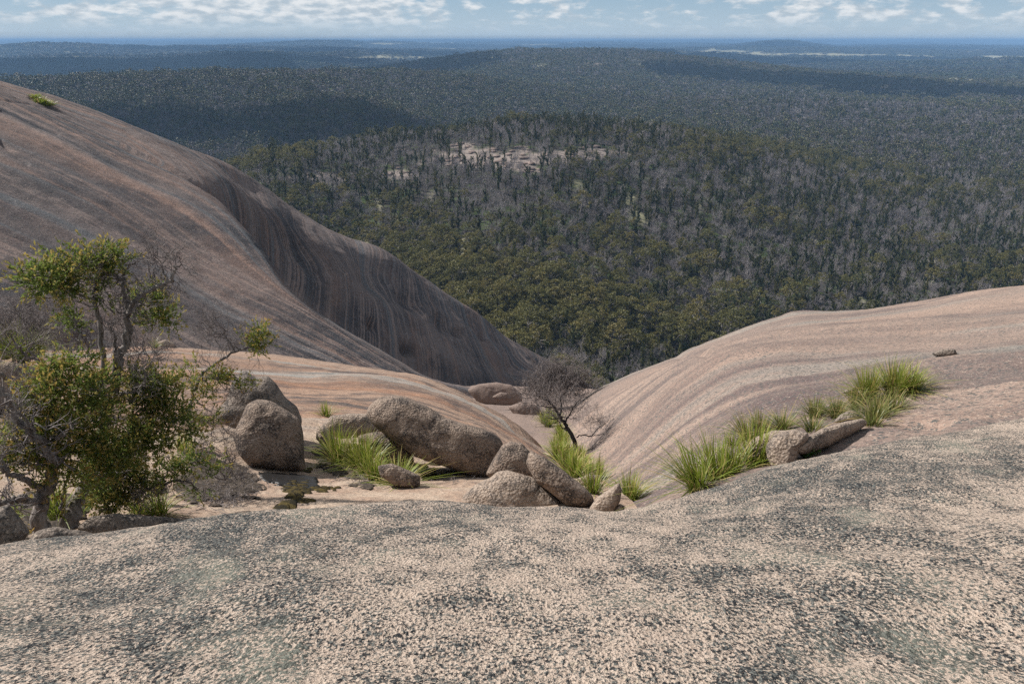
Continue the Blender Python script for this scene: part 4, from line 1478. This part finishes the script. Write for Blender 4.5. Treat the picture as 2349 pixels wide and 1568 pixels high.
def twigs(mb, rng, p, d, L, rad, lev, mat=0, spread=.7, up=.15, kids=3, sides=3, tips=None):
    n = 4
    e = p + d * L
    pts = arc(p, e, rng, n, .10)
    mb.tube(pts, np.linspace(rad, rad * .5, n), sides if lev else 3, mat)
    if tips is not None: tips.append(pts[-1])
    if lev <= 0: return
    for k in range(kids):
        t = rng.uniform(.35, 1.0)
        q = pts[-1] if k == 0 else p + (e - p) * t
        dd = d + rng.normal(size=3) * spread; dd[2] += up
        dd /= np.linalg.norm(dd)
        twigs(mb, rng, q, dd, L * rng.uniform(.55, .8), rad * .6, lev - 1, mat, spread, up, kids, sides, tips)


def blob_leaves(mb, wood, rng, blobs, tf, r0, dens=1.0, leaf=.036, depth=.8):
    """sprigs of small leaves through ellipsoids; blobs (x, y, rx, ry, dr)"""
    for (x, y, rx, ry, dr) in blobs:
        px, py = tf(x, y)
        c = P(px, py, r0 + dr)
        D = np.linalg.norm(c) / FPX * (tf(1, 0)[0] - tf(0, 0)[0])
        ax, az = rx * D, ry * D * 1.08
        ay = depth * (ax + az) / 2
        ns = int(dens * 300 * (ax * ay + ax * az + ay * az))
        d = rng.normal(size=(ns, 3)); d /= np.linalg.norm(d, axis=1, keepdims=True)
        rad = rng.uniform(.25, 1.0, ns) ** .5
        lump = 1 + .35 * fbm(d * 2.2 + c, 2, 301)
        s = c + d * (rad * lump)[:, None] * np.array([ax, ay, az])
        gap = fbm(s * 3.2, 2, 302) > -.12
        s, d = s[gap], d[gap]
        k = 11
        dirs = d * .6 + rng.normal(size=d.shape) * .6; dirs[:, 2] += .25
        dirs /= np.linalg.norm(dirs, axis=1, keepdims=True)
        t = np.linspace(0, 1, k)
        ctr = s[:, None] + dirs[:, None] * (t[None, :, None] * .24) + rng.normal(size=(len(s), k, 3)) * .014
        mb.leaves(ctr[:, :-3].reshape(-1, 3), leaf, leaf * .36, rng, .12, 0, np.repeat(dirs, k - 3, 0) * .9)
        mb.leaves(ctr[:, -3:].reshape(-1, 3), leaf, leaf * .36, rng, .2, 1, np.repeat(dirs, 3, 0) * 1.1)
        m = max(3, len(s) // 14)
        for i in rng.choice(len(s), min(m, len(s)), False):
            twigs(wood, rng, c + (s[i] - c) * .25, (s[i] - c) / (np.linalg.norm(s[i] - c) + 1e-6), np.linalg.norm(s[i] - c) * .8, .008, 1, 0, .5)


def tree(name, label, cat, branches, blobs, bare, tf, r0, seed, leafmat='tree_leaf', bark='bark', dens=1.0, leaf=.036, twig_l=.35, lev=3, base=None, twr=.009):
    rng = np.random.default_rng(seed)
    base = np.array(base)
    root = bpy.data.objects.new(name, None)
    COL.objects.link(root)
    root.location = base
    root.empty_display_size = .2
    root['label'] = label; root['category'] = cat
    tw = MB()
    B = []
    for i, b in enumerate(branches):
        q = wobble(pl3(b, tf, r0), rng, .02)
        B.append(q)
        mb = MB()
        mb.tube(q[:, :3] - base, q[:, 3], 9 if q[:, 3].max() > .06 else 6)
        link('trunk' if i < 1 else 'branch', mb.mesh('trunk' if i < 1 else 'branch', [M[bark]]), root)
        for k in range(len(q) // 2):                      # side twigs
            j = rng.integers(len(q) // 3, len(q))
            d = rng.normal(size=3); d[2] += .3; d /= np.linalg.norm(d)
            twigs(tw, rng, q[j, :3] - base, d, twig_l * rng.uniform(.4, 1.0), max(.006, q[j, 3] * .35), 2, 0, .7)
    for (x, y, dr, L, n, lv) in bare:                     # masses of bare twigs
        px, py = tf(x, y)
        c = P(px, py, r0 + dr) - base
        for k in range(n):
            d = rng.normal(size=3); d[2] += .4; d /= np.linalg.norm(d)
            twigs(tw, rng, c + rng.normal(size=3) * L * .35, d, L * rng.uniform(.5, .9), twr, lv, 0, .75, .1)
    lv = MB()
    tw2 = MB()
    if blobs:
        blob_leaves(lv, tw2, rng, blobs, tf, r0, dens, leaf)
        for k in (lv, tw2):
            for a in k.v: a -= base
        link('foliage', lv.mesh('foliage', [M[leafmat], M['tip_leaf']], False), root, None, None, None, 'stuff')
        if tw2.n: tw.add(np.concatenate(tw2.v), np.concatenate(tw2.q))
    link('twigs', tw.mesh('twigs', [M['twig']]), root, None, None, None, 'stuff')
    return root


# the large many-stemmed tree at the left: two trees standing together
tree('tree', 'tall small-leaved tree on the dark right-hand trunk, its crown half bare', 'tree', [
    [(325, 1425, -.3, .17), (345, 1330, -.2, .135), (390, 1250, 0, .12), (430, 1150, .2, .11), (480, 980, .4, .10), (500, 880, .5, .10), (535, 780, .6, .095), (550, 690, .6, .09)],
    [(550, 690, .6, .09), (560, 620, .6, .075), (590, 520, .6, .065), (600, 430, .55, .06), (615, 380, .5, .055), (650, 340, .4, .05), (720, 290, .2, .042), (790, 255, .0, .035), (815, 205, -.1, .025), (850, 180, -.2, .012)],
    [(600, 430, .55, .05), (590, 350, .6, .042), (580, 262, .6, .036), (540, 235, .5, .03), (500, 215, .4, .022), (460, 200, .3, .012)],
    [(580, 262, .6, .03), (595, 200, .6, .022), (640, 165, .5, .012)],
    [(560, 620, .6, .05), (600, 560, .9, .045), (620, 470, 1.0, .035), (680, 430, 1.1, .025), (750, 395, 1.1, .015)],
    [(500, 880, .5, .06), (482, 760, .8, .055), (478, 500, .8, .05), (455, 400, .7, .045), (430, 340, .6, .04), (390, 330, .5, .03), (330, 305, .3, .025), (250, 292, .1, .015)],
    [(430, 340, .6, .035), (450, 290, .6, .028), (458, 250, .6, .018)], [(330, 305, .3, .022), (350, 250, .2, .015), (340, 215, .2, .008)],
    [(550, 690, .6, .05), (540, 600, .4, .04), (545, 540, .4, .025), (520, 470, .3, .012)],
    [(500, 880, .5, .035), (570, 790, .2, .028), (640, 760, .0, .022), (690, 700, -.1, .015), (660, 660, -.1, .01)],
    [(790, 255, 0, .018), (760, 190, 0, .012), (800, 130, 0, .006)], [(735, 285, .2, .014), (725, 220, .2, .008)],
    [(380, 560, .3, .02), (370, 500, .3, .02), (355, 440, .2, .01)],
], [(200, 230, 85, 55, .1), (150, 260, 55, 40, 0), (320, 170, 95, 50, .3), (300, 240, 80, 50, .3), (440, 120, 95, 55, .5), (430, 190, 70, 45, .5), (540, 160, 70, 45, .5), (300, 290, 70, 35, .3), (470, 250, 55, 38, .6),
    (680, 370, 80, 55, 1.0), (770, 430, 75, 45, 1.1), (730, 320, 50, 30, 1.0), (710, 455, 60, 28, 1.1), (640, 420, 30, 30, 1.0), (350, 440, 60, 34, .2), (365, 480, 24, 25, .2), (500, 345, 35, 40, .6),
    (430, 560, 60, 55, .1), (330, 620, 100, 50, .0), (430, 650, 80, 70, .1), (250, 640, 60, 35, 0), (520, 780, 70, 70, .3),
    (620, 740, 100, 50, .4), (720, 740, 90, 50, .5), (640, 850, 100, 70, .4), (760, 790, 70, 55, .5), (560, 930, 90, 80, .2), (690, 940, 110, 75, .2), (820, 950, 60, 45, .2), (740, 1040, 85, 45, 0),
    (640, 1010, 75, 55, 0), (420, 900, 105, 105, 0), (330, 790, 130, 90, -.2), (350, 1010, 120, 85, -.2), (520, 1060, 70, 60, -.2), (820, 860, 70, 50, .3), (880, 950, 60, 45, .3), (800, 1050, 70, 45, .1), (560, 1110, 70, 50, -.1), (450, 1170, 70, 60, -.2), (600, 830, 80, 60, .3), (480, 720, 60, 50, .2), (430, 1000, 80, 70, -.2), (670, 800, 70, 50, .5)],
    [(760, 170, 0, .35, 10, 3), (690, 180, .2, .3, 6, 3), (650, 640, .2, .35, 10, 3), (580, 400, .6, .3, 6, 3), (430, 230, .5, .3, 6, 2), (560, 350, .6, .35, 6, 3)],
    t3, 11.4, 501, dens=2.3, leaf=.066, base=hit(*t3(325, 1400)))
tree('tree', 'crooked grey-barked tree with the left-leaning trunk at the picture edge', 'tree', [
    [(200, 1430, -.3, .16), (185, 1340, -.3, .13), (200, 1270, -.3, .12), (240, 1190, -.3, .10), (245, 1090, -.4, .085), (215, 1030, -.5, .075), (150, 965, -.6, .065), (100, 930, -.6, .06), (72, 890, -.6, .055), (48, 820, -.6, .05), (12, 755, -.6, .04)],
    [(190, 1240, -.3, .07), (110, 1180, -.5, .055), (40, 1160, -.6, .045), (-20, 1120, -.7, .03)],
    [(185, 1310, -.3, .07), (100, 1275, -.6, .06), (40, 1290, -.7, .055), (-20, 1318, -.8, .05)],
    [(240, 1190, -.3, .05), (300, 1100, -.1, .035), (330, 1000, .0, .02)], [(290, 1330, -.2, .03), (295, 1260, -.2, .022), (320, 1180, -.2, .012)],
    [(150, 965, -.6, .03), (110, 880, -.8, .022), (40, 870, -.8, .012)],
], [(200, 830, 105, 75, -.1), (250, 920, 115, 80, -.2), (160, 1080, 100, 70, -.2), (300, 1110, 105, 65, -.3), (60, 1000, 55, 70, -.1), (100, 1130, 70, 50, -.2), (30, 930, 50, 60, .2), (200, 1000, 90, 60, -.3),
    (120, 800, 50, 40, .2), (60, 1340, 60, 30, .4), (270, 1180, 70, 45, -.3), (360, 1200, 60, 50, -.3), (20, 1470, 40, 20, -.8), (240, 720, 70, 40, .1)],
    [(60, 870, -.2, .35, 8, 3), (40, 1060, 0, .3, 6, 3), (90, 1000, -.6, .3, 5, 3)],
    t3, 11.2, 502, dens=2.3, leaf=.066, base=hit(*t3(195, 1400)))
tree('tree', 'slender leaning tree with an orange-tinged leafy tip against the dome', 'tree', [
    [(890, 905, .6, .05), (900, 800, .7, .05), (930, 730, .8, .048), (960, 690, .9, .046), (1000, 650, .9, .04), (1060, 610, .9, .036), (1130, 573, .9, .028), (1180, 560, .9, .02), (1235, 530, .9, .01)],
    [(1130, 573, .9, .02), (1090, 560, .9, .014), (1060, 510, .9, .010), (1050, 460, .9, .006)],
    [(1105, 585, .9, .015), (1080, 540, .9, .012), (1030, 500, .9, .008), (980, 510, .9, .005)],
    [(930, 730, .8, .03), (1000, 700, .8, .025), (1060, 700, .7, .015), (1130, 720, .6, .008)],
    [(900, 800, .7, .03), (960, 850, .5, .02), (990, 870, .4, .01)],
], [(1210, 545, 52, 30, .9), (1225, 500, 35, 28, .9), (1150, 530, 38, 26, .9), (1190, 580, 40, 20, .9), (900, 710, 80, 45, .7), (1000, 720, 75, 42, .7), (950, 790, 60, 45, .6), (1120, 725, 60, 32, .6), (960, 880, 60, 50, .5), (930, 645, 24, 24, .9), (860, 770, 50, 40, .6)],
    [(1050, 500, .9, .4, 16, 3), (1000, 520, .9, .3, 8, 3), (1070, 770, .6, .3, 10, 3), (850, 860, .3, .3, 8, 3), (1120, 790, .6, .25, 6, 3)],
    t3, 14.6, 503, dens=2.0, leaf=.07, twig_l=.4, base=hit(*t3(890, 960)))
tree('bush', 'low spreading leafy bush in front of the trunks with pale twigs', 'bush', [
    [(650, 1330, .2, .05), (640, 1270, .2, .045), (690, 1240, .1, .04), (760, 1200, .0, .034), (860, 1188, -.1, .026), (930, 1240, -.1, .012)],
    [(690, 1240, .1, .03), (620, 1170, 0, .022), (560, 1130, 0, .012)], [(760, 1200, 0, .02), (800, 1140, 0, .014), (890, 1110, 0, .008)],
    [(600, 1290, 0, .03), (560, 1240, -.1, .02), (500, 1220, -.2, .012)],
], [(520, 1120, 65, 40, 0), (640, 1090, 80, 38, 0), (500, 1220, 65, 45, -.2), (560, 1285, 50, 38, -.2), (620, 1200, 60, 35, -.1), (700, 1110, 50, 30, 0), (890, 1110, 65, 35, 0), (975, 1145, 55, 42, 0), (940, 1225, 40, 32, -.1), (450, 1285, 40, 40, -.2), (800, 1150, 60, 30, 0), (580, 1160, 80, 45, -.1), (700, 1180, 60, 30, 0), (530, 1290, 60, 40, -.2), (1010, 1110, 40, 30, 0)],
    [(500, 1080, 0, .3, 16, 3), (620, 1060, 0, .3, 14, 3), (600, 1250, -.2, .25, 10, 3), (650, 1290, -.2, .22, 8, 3), (460, 1140, -.1, .25, 8, 3), (730, 1260, 0, .2, 6, 3)],
    t3, 12.3, 504, dens=2.6, leaf=.066, base=hit(*t3(650, 1340)))


def bare_bush(label, stems, bare, tf, r0, seed, base, twig_l=.4, name='bare_bush', bark='twig', tw=.009):
    return tree(name, label, 'bush', stems, None, bare, tf, r0, seed, bark=bark, twig_l=twig_l, base=base, twr=tw)


bare_bush('bare grey thicket of twigs left of the tall rounded boulder', [
    [(1060, 1190, 0, .02), (1020, 1100, 0, .016), (960, 1050, 0, .01), (900, 1040, 0, .006)], [(1060, 1190, 0, .018), (1090, 1130, 0, .012), (1060, 1050, 0, .006)], [(1060, 1190, 0, .02), (1000, 1170, -.2, .014), (1100, 1200, -.3, .006)]],
    [(1000, 960, .3, .35, 9, 3), (1060, 1010, .2, .35, 9, 3), (960, 1010, .1, .3, 6, 3), (1060, 1100, 0, .3, 8, 3), (1090, 1170, -.1, .28, 7, 3), (1010, 1080, -.1, .3, 6, 3), (1130, 1200, -.1, .2, 4, 3)],
    t3, 14.6, 505, hit(*t3(1060, 1195)))
bare_bush('tangled bare bush behind the left tree below the streaked dome', [
    [(60, 640, 0, .05), (70, 560, 0, .04), (50, 500, 0, .03), (0, 450, 0, .02)], [(70, 560, 0, .03), (130, 480, 0, .02), (180, 420, 0, .01)], [(140, 640, 0, .04), (160, 560, .3, .03), (230, 500, .3, .02), (290, 430, .3, .01)]],
    [(30, 430, 0, .7, 22, 3), (110, 440, 0, .7, 22, 3), (60, 520, 0, .6, 18, 3), (180, 480, .3, .7, 22, 3), (130, 560, 0, .6, 14, 3), (-20, 540, 0, .6, 10, 3)],
    t3, 25, 506, hit(*t3(60, 700)) if hit(*t3(60, 700)) is not None else P(*t3(60, 660), 25), 1.0, tw=.013)
bare_bush('wide bare purple-grey bush between the upper stems of the left tree', [
    [(250, 620, 0, .05), (260, 540, 0, .04), (300, 470, 0, .03), (330, 400, 0, .02)], [(420, 600, 0, .05), (400, 520, 0, .04), (440, 450, 0, .02)]],
    [(260, 400, 0, .9, 24, 3), (330, 440, 0, .9, 24, 3), (400, 500, 0, .8, 20, 3), (240, 500, 0, .8, 20, 3), (330, 540, 0, .7, 20, 3), (460, 560, 0, .7, 14, 3)],
    t3, 33, 507, P(*t3(330, 640), 33), 1.2, tw=.015)
bare_bush('low bare brush around the stems right of the tree crown', [
    [(640, 690, 0, .04), (640, 620, 0, .03), (700, 560, 0, .015)]],
    [(600, 560, 0, .7, 16, 3), (660, 600, 0, .7, 18, 3), (720, 630, 0, .6, 14, 3), (560, 600, 0, .6, 12, 3), (640, 540, 0, .5, 10, 3)],
    t3, 24, 508, hit(*t3(640, 700)), 1.0, tw=.012)
bare_bush('dead branching snag with a kinked stem left of the leafy crown', [
    [(225, 760, 0, .04), (200, 660, 0, .036), (140, 610, 0, .03), (90, 570, 0, .025), (60, 530, 0, .015)], [(200, 650, 0, .025), (140, 570, 0, .02), (150, 510, 0, .012)], [(140, 755, .3, .03), (60, 738, .2, .04), (0, 700, .1, .045), (-40, 670, 0, .04)]],
    [(150, 500, 0, .3, 6, 3), (60, 510, 0, .3, 6, 3)], t3, 13.5, 509, P(*t3(225, 790), 13.5), .5, 'dead_snag', 'bark')
# bare tree in the gully
bare_bush('leafless dark tree growing from the gully grass, flat twiggy crown', [
    [(2000, 600, 0, .19), (1992, 530, 0, .16), (1965, 470, 0, .14), (1935, 420, 0, .125), (1905, 385, 0, .10), (1880, 340, 0, .08), (1850, 300, 0, .055), (1800, 270, 0, .03), (1760, 270, 0, .012)],
    [(1905, 385, 0, .08), (1920, 330, .3, .06), (1910, 280, .4, .05), (1950, 240, .5, .03), (1980, 220, .5, .012)], [(1935, 420, 0, .07), (1965, 370, -.3, .05), (1990, 320, -.4, .04), (2030, 280, -.4, .025), (2050, 250, -.4, .01)],
    [(1880, 340, 0, .05), (1830, 330, -.2, .04), (1790, 320, -.3, .025), (1750, 290, -.3, .012)], [(1965, 470, 0, .06), (1925, 450, -.2, .045), (1900, 410, -.3, .035), (1870, 380, -.3, .02), (1850, 330, -.3, .012)],
    [(2000, 500, 0, .05), (2030, 485, 0, .045), (2090, 490, .4, .04), (2110, 455, .6, .03), (2150, 430, .8, .02), (2180, 400, 1, .01)], [(2090, 490, .4, .03), (2140, 480, .5, .02), (2180, 470, .6, .01)],
    [(1905, 385, 0, .05), (1880, 400, -.3, .04), (1840, 390, -.4, .02)],
], [(1760, 300, 0, .6, 7, 3), (1830, 295, 0, .6, 7, 3), (1920, 285, .4, .6, 7, 3), (2000, 295, .3, .6, 7, 3), (2065, 320, -.3, .6, 7, 3), (1760, 300, 0, .6, 8, 3), (2150, 430, .8, .6, 12, 3), (2120, 400, .8, .5, 8, 3), (1960, 330, -.3, .6, 10, 3), (1850, 330, -.2, .6, 8, 3)],
    t4, 36, 510, hit(*t4(2000, 600)), 1.1, 'bare_tree', 'bark_burnt', tw=.014)
bare_bush('dense domed thicket of bare purple-grey twigs at the gully bottom', [
    [(1850, 260, 0, .12), (1860, 210, 0, .08), (1840, 170, 0, .04)], [(1950, 260, 0, .12), (1950, 200, 0, .08), (1980, 160, 0, .04)], [(1790, 270, 0, .1), (1760, 220, 0, .06), (1740, 190, 0, .03)]],
    [(1780, 210, 0, 1.3, 34, 3), (1840, 170, 0, 1.3, 40, 3), (1910, 160, 0, 1.4, 40, 3), (1980, 180, 0, 1.3, 36, 3), (2040, 210, 0, 1.2, 28, 3), (1880, 220, -.5, 1.3, 34, 3), (1960, 230, -.5, 1.3, 30, 3), (1740, 260, 0, 1.1, 22, 3), (1820, 260, -.5, 1.1, 20, 3)],
    t4, 66, 511, P(*t4(1880, 290), 66), 1.6, tw=.034)
# tall white skeleton tree where the forest meets the gully
p0 = P(1388, 858, 285)
p0[2] = float(land_z(np.array([p0[0]]), np.array([p0[1]]))[0])
dm = dead_parts(np.random.default_rng(77), 4, 20, 1.7).mesh('dead_tree', [M['deadwood']])
o = link('dead_tree', dm, None, 'tall pale skeleton tree at the mouth of the gully', 'dead tree')
o.location = p0
# small fern-like shrub by the right rocks
rng = np.random.default_rng(91)
fp = hit(*t5(1240, 895))
mb = MB()
for k in range(26):
    th = rng.uniform(0, 6.28); L = rng.uniform(.16, .34)
    e = np.array([math.cos(th) * L * .8, math.sin(th) * L * .8, L * rng.uniform(.5, 1.1)])
    t = np.linspace(.2, 1, 16)[:, None]
    mb.leaves(np.concatenate([e * t, e * t + rng.normal(size=(16, 3)) * .02]), .055, .022, rng, .1, 0)
    mb.tube(np.array([[0, 0, -.03], e * .5, e]), [.005, .004, .002], 3)
o = link('fern_shrub', mb.mesh('fern_shrub', [M['fern_leaf']], False), None, 'small bright green ferny shrub at the rock crack on the right', 'shrub')
o.location = fp


# ------------------------------------------------------------------ litter, moss and the wet patch
def patch(name, spots, make, label, mat, seed, tf=t4):
    rng = np.random.default_rng(seed)
    mb = MB()
    for (x, y, sx, sy, n) in spots:
        for k in range(n):
            px, py = tf(x + rng.normal() * sx, y + rng.normal() * sy)
            h = hit(px, py)
            if h is not None: make(mb, h, rng)
    link(name, mb.mesh(name, [mat]), None, label, None, None, 'stuff')


def moss_cushion(mb, h, rng):
    v, f = ico(2)
    s = rng.uniform(.04, .13)
    q = v * np.array([s * rng.uniform(.8, 1.6), s * rng.uniform(.8, 1.6), s * .14]) * (1 + .3 * fbm(v * 2 + h, 2, 400))[:, None]
    mb.add(q + h, None, f)


def twig_bit(mb, h, rng):
    th = rng.uniform(0, 6.28); L = rng.uniform(.05, .2)
    d = np.array([math.cos(th) * L, math.sin(th) * L, rng.normal() * .02])
    mb.tube(np.array([h - d + [0, 0, .015], h + [0, 0, .02], h + d + [0, 0, .015]]), [.005, .006, .003], 3)


g = G('moss')
pp = g.new('ShaderNodeTexCoord').outputs['Object']
g.principled(g.mix(g.map(g.noise(pp, 9, 4), .4, .6), (0.022, 0.018, 0.010), (0.075, 0.055, 0.018)), .9, g.bump(g.noise(pp, 60, 3), .8, .02), .1)
M['moss'] = g.m
g = G('dark_soil')
pp = g.new('ShaderNodeTexCoord').outputs['Object']
g.principled(g.mix(g.map(g.noise(pp, 12, 5, .7), .4, .62), (0.035, 0.029, 0.024), (0.115, 0.088, 0.066)), .85, g.bump(g.noise(pp, 60, 4, .7), .6, .015), .1)
M['soil'] = g.m
patch('moss', [(470, 800, 30, 30, 46), (440, 770, 40, 12, 24), (600, 790, 45, 7, 16), (480, 850, 16, 8, 8), (375, 888, 16, 5, 7), (1160, 660, 30, 18, 16), (1200, 720, 30, 12, 14), (520, 680, 10, 8, 4)], moss_cushion, 'brown moss cushions by the wet patch under the tall boulder', M['moss'], 601)
patch('twig_litter', [(120, 750, 90, 60, 420), (60, 840, 70, 25, 180), (-60, 800, 80, 40, 240), (780, 720, 60, 25, 120), (600, 600, 25, 30, 80), (1300, 720, 80, 25, 90)], twig_bit, 'dark twig litter strewn on the shelf under the bushes', M['twig'], 602)


def ground_skin(name, poly, label, mat, tf, seed, lift=.012, edge=.35, n=70):
    """thin uneven skin of soil or water lying on the rock inside an outline"""
    o = np.array([tf(*p) for p in poly], float)
    xs = np.linspace(o[:, 0].min(), o[:, 0].max(), n); ys = np.linspace(o[:, 1].min(), o[:, 1].max(), n)
    X, Y = np.meshgrid(xs, ys)
    inside = np.zeros(X.shape, bool); dist = np.full(X.shape, 1e9)
    j = len(o) - 1
    for i in range(len(o)):
        x1, y1, x2, y2 = *o[i], *o[j]
        c = ((y1 > Y) != (y2 > Y)) & (X < (x2 - x1) * (Y - y1) / (y2 - y1 + 1e-9) + x1)
        inside ^= c
        t = np.clip(((X - x1) * (x2 - x1) + (Y - y1) * (y2 - y1)) / ((x2 - x1) ** 2 + (y2 - y1) ** 2 + 1e-9), 0, 1)
        dist = np.minimum(dist, np.hypot(X - x1 - t * (x2 - x1), Y - y1 - t * (y2 - y1)))
        j = i
    sd = np.where(inside, dist, -dist) / ((np.ptp(o[:, 0]) + np.ptp(o[:, 1])) / 2)
    V = np.zeros(X.shape + (3,)); ok = np.ones(X.shape, bool)
    for a in range(n):
        for b in range(n):
            h = hit(X[a, b], Y[a, b])
            if h is None: ok[a, b] = False
            else: V[a, b] = h
    nz = fbm(V * 2.2, 4, seed)
    k = sd + .16 * nz + .07 * fbm(V * 9, 3, seed + 3)
    ok &= k > 0
    V[..., 2] += lift + np.clip(k * .5, 0, .03) + .012 * fbm(V * 7, 2, seed + 1)
    V[..., 2] -= np.where(k < .015, lift + .02, 0)
    idx = np.arange(n * n).reshape(n, n)
    q = np.stack([idx[:-1, :-1], idx[1:, :-1], idx[1:, 1:], idx[:-1, 1:]], -1)
    m = ok[:-1, :-1] & ok[1:, :-1] & ok[1:, 1:] & ok[:-1, 1:]
    me = new_mesh(name, V.reshape(-1, 3), q[m], None, [mat])
    import bmesh
    bm = bmesh.new(); bm.from_mesh(me)
    bmesh.ops.delete(bm, geom=[v for v in bm.verts if not v.link_faces], context='VERTS')
    bm.to_mesh(me); bm.free()
    link(name, me, None, label, None, None, 'stuff')


g = G('wet_film')
pp = g.new('ShaderNodeTexCoord').outputs['Object']
g.principled((0.014, 0.012, 0.011), .5, g.bump(g.noise(pp, 25, 3), .2, .01), .3)
M['wet'] = g.m
ground_skin('wet_patch', [(250, 700), (330, 690), (520, 700), (570, 720), (590, 770), (540, 790), (440, 790), (390, 760), (300, 745)], 'dark wet film of water under the tall boulder', M['wet'], t4, 611, .006)
ground_skin('soil_patch', [(-160, 620), (-40, 560), (60, 600), (160, 640), (230, 710), (290, 770), (250, 830), (130, 840), (0, 880), (-120, 850), (-220, 780)], 'dark soil and litter beneath the bare thicket', M['soil'], t4, 612, .008)
ground_skin('soil_bank', [(540, 590), (600, 550), (700, 640), (800, 700), (900, 760), (860, 790), (700, 720), (580, 670)], 'thin dark soil bank under the middle grass clumps', M['soil'], t4, 613, .008)
ground_skin('soil_bed', [(20, 1300), (120, 1230), (300, 1250), (430, 1290), (440, 1370), (380, 1410), (300, 1430), (150, 1440), (60, 1390)], 'shaded leaf-strewn soil around the twin tree trunks', M['soil'], t3, 614, .01)


# ------------------------------------------------------------------ clouds above, whose shadows lie on the plain
def mat_cloud():
    g = G('cloud')
    b = g.new('ShaderNodeBsdfDiffuse'); b.inputs[0].default_value = (.9, .9, .9, 1)
    t = g.new('ShaderNodeBsdfTranslucent'); t.inputs[0].default_value = (.9, .9, .9, 1)
    mx = g.new('ShaderNodeMixShader'); mx.inputs[0].default_value = .5
    g.l.new(b.outputs[0], mx.inputs[1]); g.l.new(t.outputs[0], mx.inputs[2])
    g.l.new(mx.outputs[0], g.out.inputs['Surface'])
    return g.m


MC = mat_cloud()


def cloud(px, r, wide, deep, turn=0.0, alt=1250.0):
    SEED[0] += 1
    rng = np.random.default_rng(SEED[0])
    x, y = at_px(px, r)
    h = alt + 165
    cx, cy = x + SUN[0] / SUN[2] * h, y + SUN[1] / SUN[2] * h
    mb = MB()
    v, f = ico(3)
    for k in range(26):
        a, b = rng.uniform(-1, 1), rng.normal() * .45
        if abs(b) > 1: continue
        e = math.sqrt(max(0, 1 - a * a))
        s = min(wide, deep) * rng.uniform(.25, .5)
        c = np.array([a * wide * .5, b * e * deep * .5, 0])
        w = v * (1 + .3 * fbm(v * 1.7 + k, 3, 700 + k))[:, None] * np.array([s, s, s * .45])
        w[:, 2] = np.maximum(w[:, 2], -s * .08)
        q = w + c
        q = np.stack([q[:, 0] * math.cos(turn) - q[:, 1] * math.sin(turn), q[:, 0] * math.sin(turn) + q[:, 1] * math.cos(turn), q[:, 2]], -1)
        mb.add(q, None, f)
    o = link('cloud', mb.mesh('cloud', [MC]), None, 'white cumulus cloud above the plain', None, None, 'structure')
    o.location = (cx, cy, alt)


cloud(200, 5000, 1300, 1100)
cloud(620, 5600, 900, 900)
cloud(900, 3420, 620, 900, .2)
cloud(1900, 3200, 760, 420, -.3)
cloud(2260, 2900, 620, 330, -.1)
cloud(1500, 7200, 1500, 1800)
cloud(1000, 9000, 2500, 1800)
cloud(1820, 6600, 1100, 420)
cloud(2150, 8600, 1400, 600)
cloud(620, 1400, 420, 210, .1)
cloud(1250, 16000, 3500, 1400)
cloud(500, 9500, 2200, 800)
cloud(2000, 14000, 3500, 1600)


# ------------------------------------------------------------------ the blue air
def build_haze():
    x, y0, y1, zb, zt = 64000, -400, 63500, -330.0, 42.0
    v = [(-x, y0, zb), (x, y0, zb), (x, y1, zb), (-x, y1, zb), (-x, y0, zt), (x, y0, zt), (x, y1, zt), (-x, y1, zt)]
    q = [(0, 3, 2, 1), (4, 5, 6, 7), (0, 1, 5, 4), (1, 2, 6, 5), (2, 3, 7, 6), (3, 0, 4, 7)]
    g = G('haze')
    pv = g.new('ShaderNodeVolumePrincipled')
    pv.inputs['Color'].default_value = (0.29, 0.50, 0.80, 1)
    pv.inputs['Density'].default_value = 8.0e-5
    pv.inputs['Density Attribute'].default_value = ''
    pv.inputs['Temperature Attribute'].default_value = ''
    pv.inputs['Color Attribute'].default_value = ''
    pv.inputs['Anisotropy'].default_value = 0.0
    g.l.new(pv.outputs[0], g.out.inputs['Volume'])
    me = new_mesh('haze', np.array(v, float), np.array(q), None, [g.m], smooth=False)
    link('haze', me, None, 'blue haze over the plain', None, None, 'stuff')


build_haze()
print('tris about', sum(sum(len(p.vertices) - 2 for p in o.data.polygons) for o in {o.data.name: o for o in SC.objects if o.type == 'MESH'}.values()))
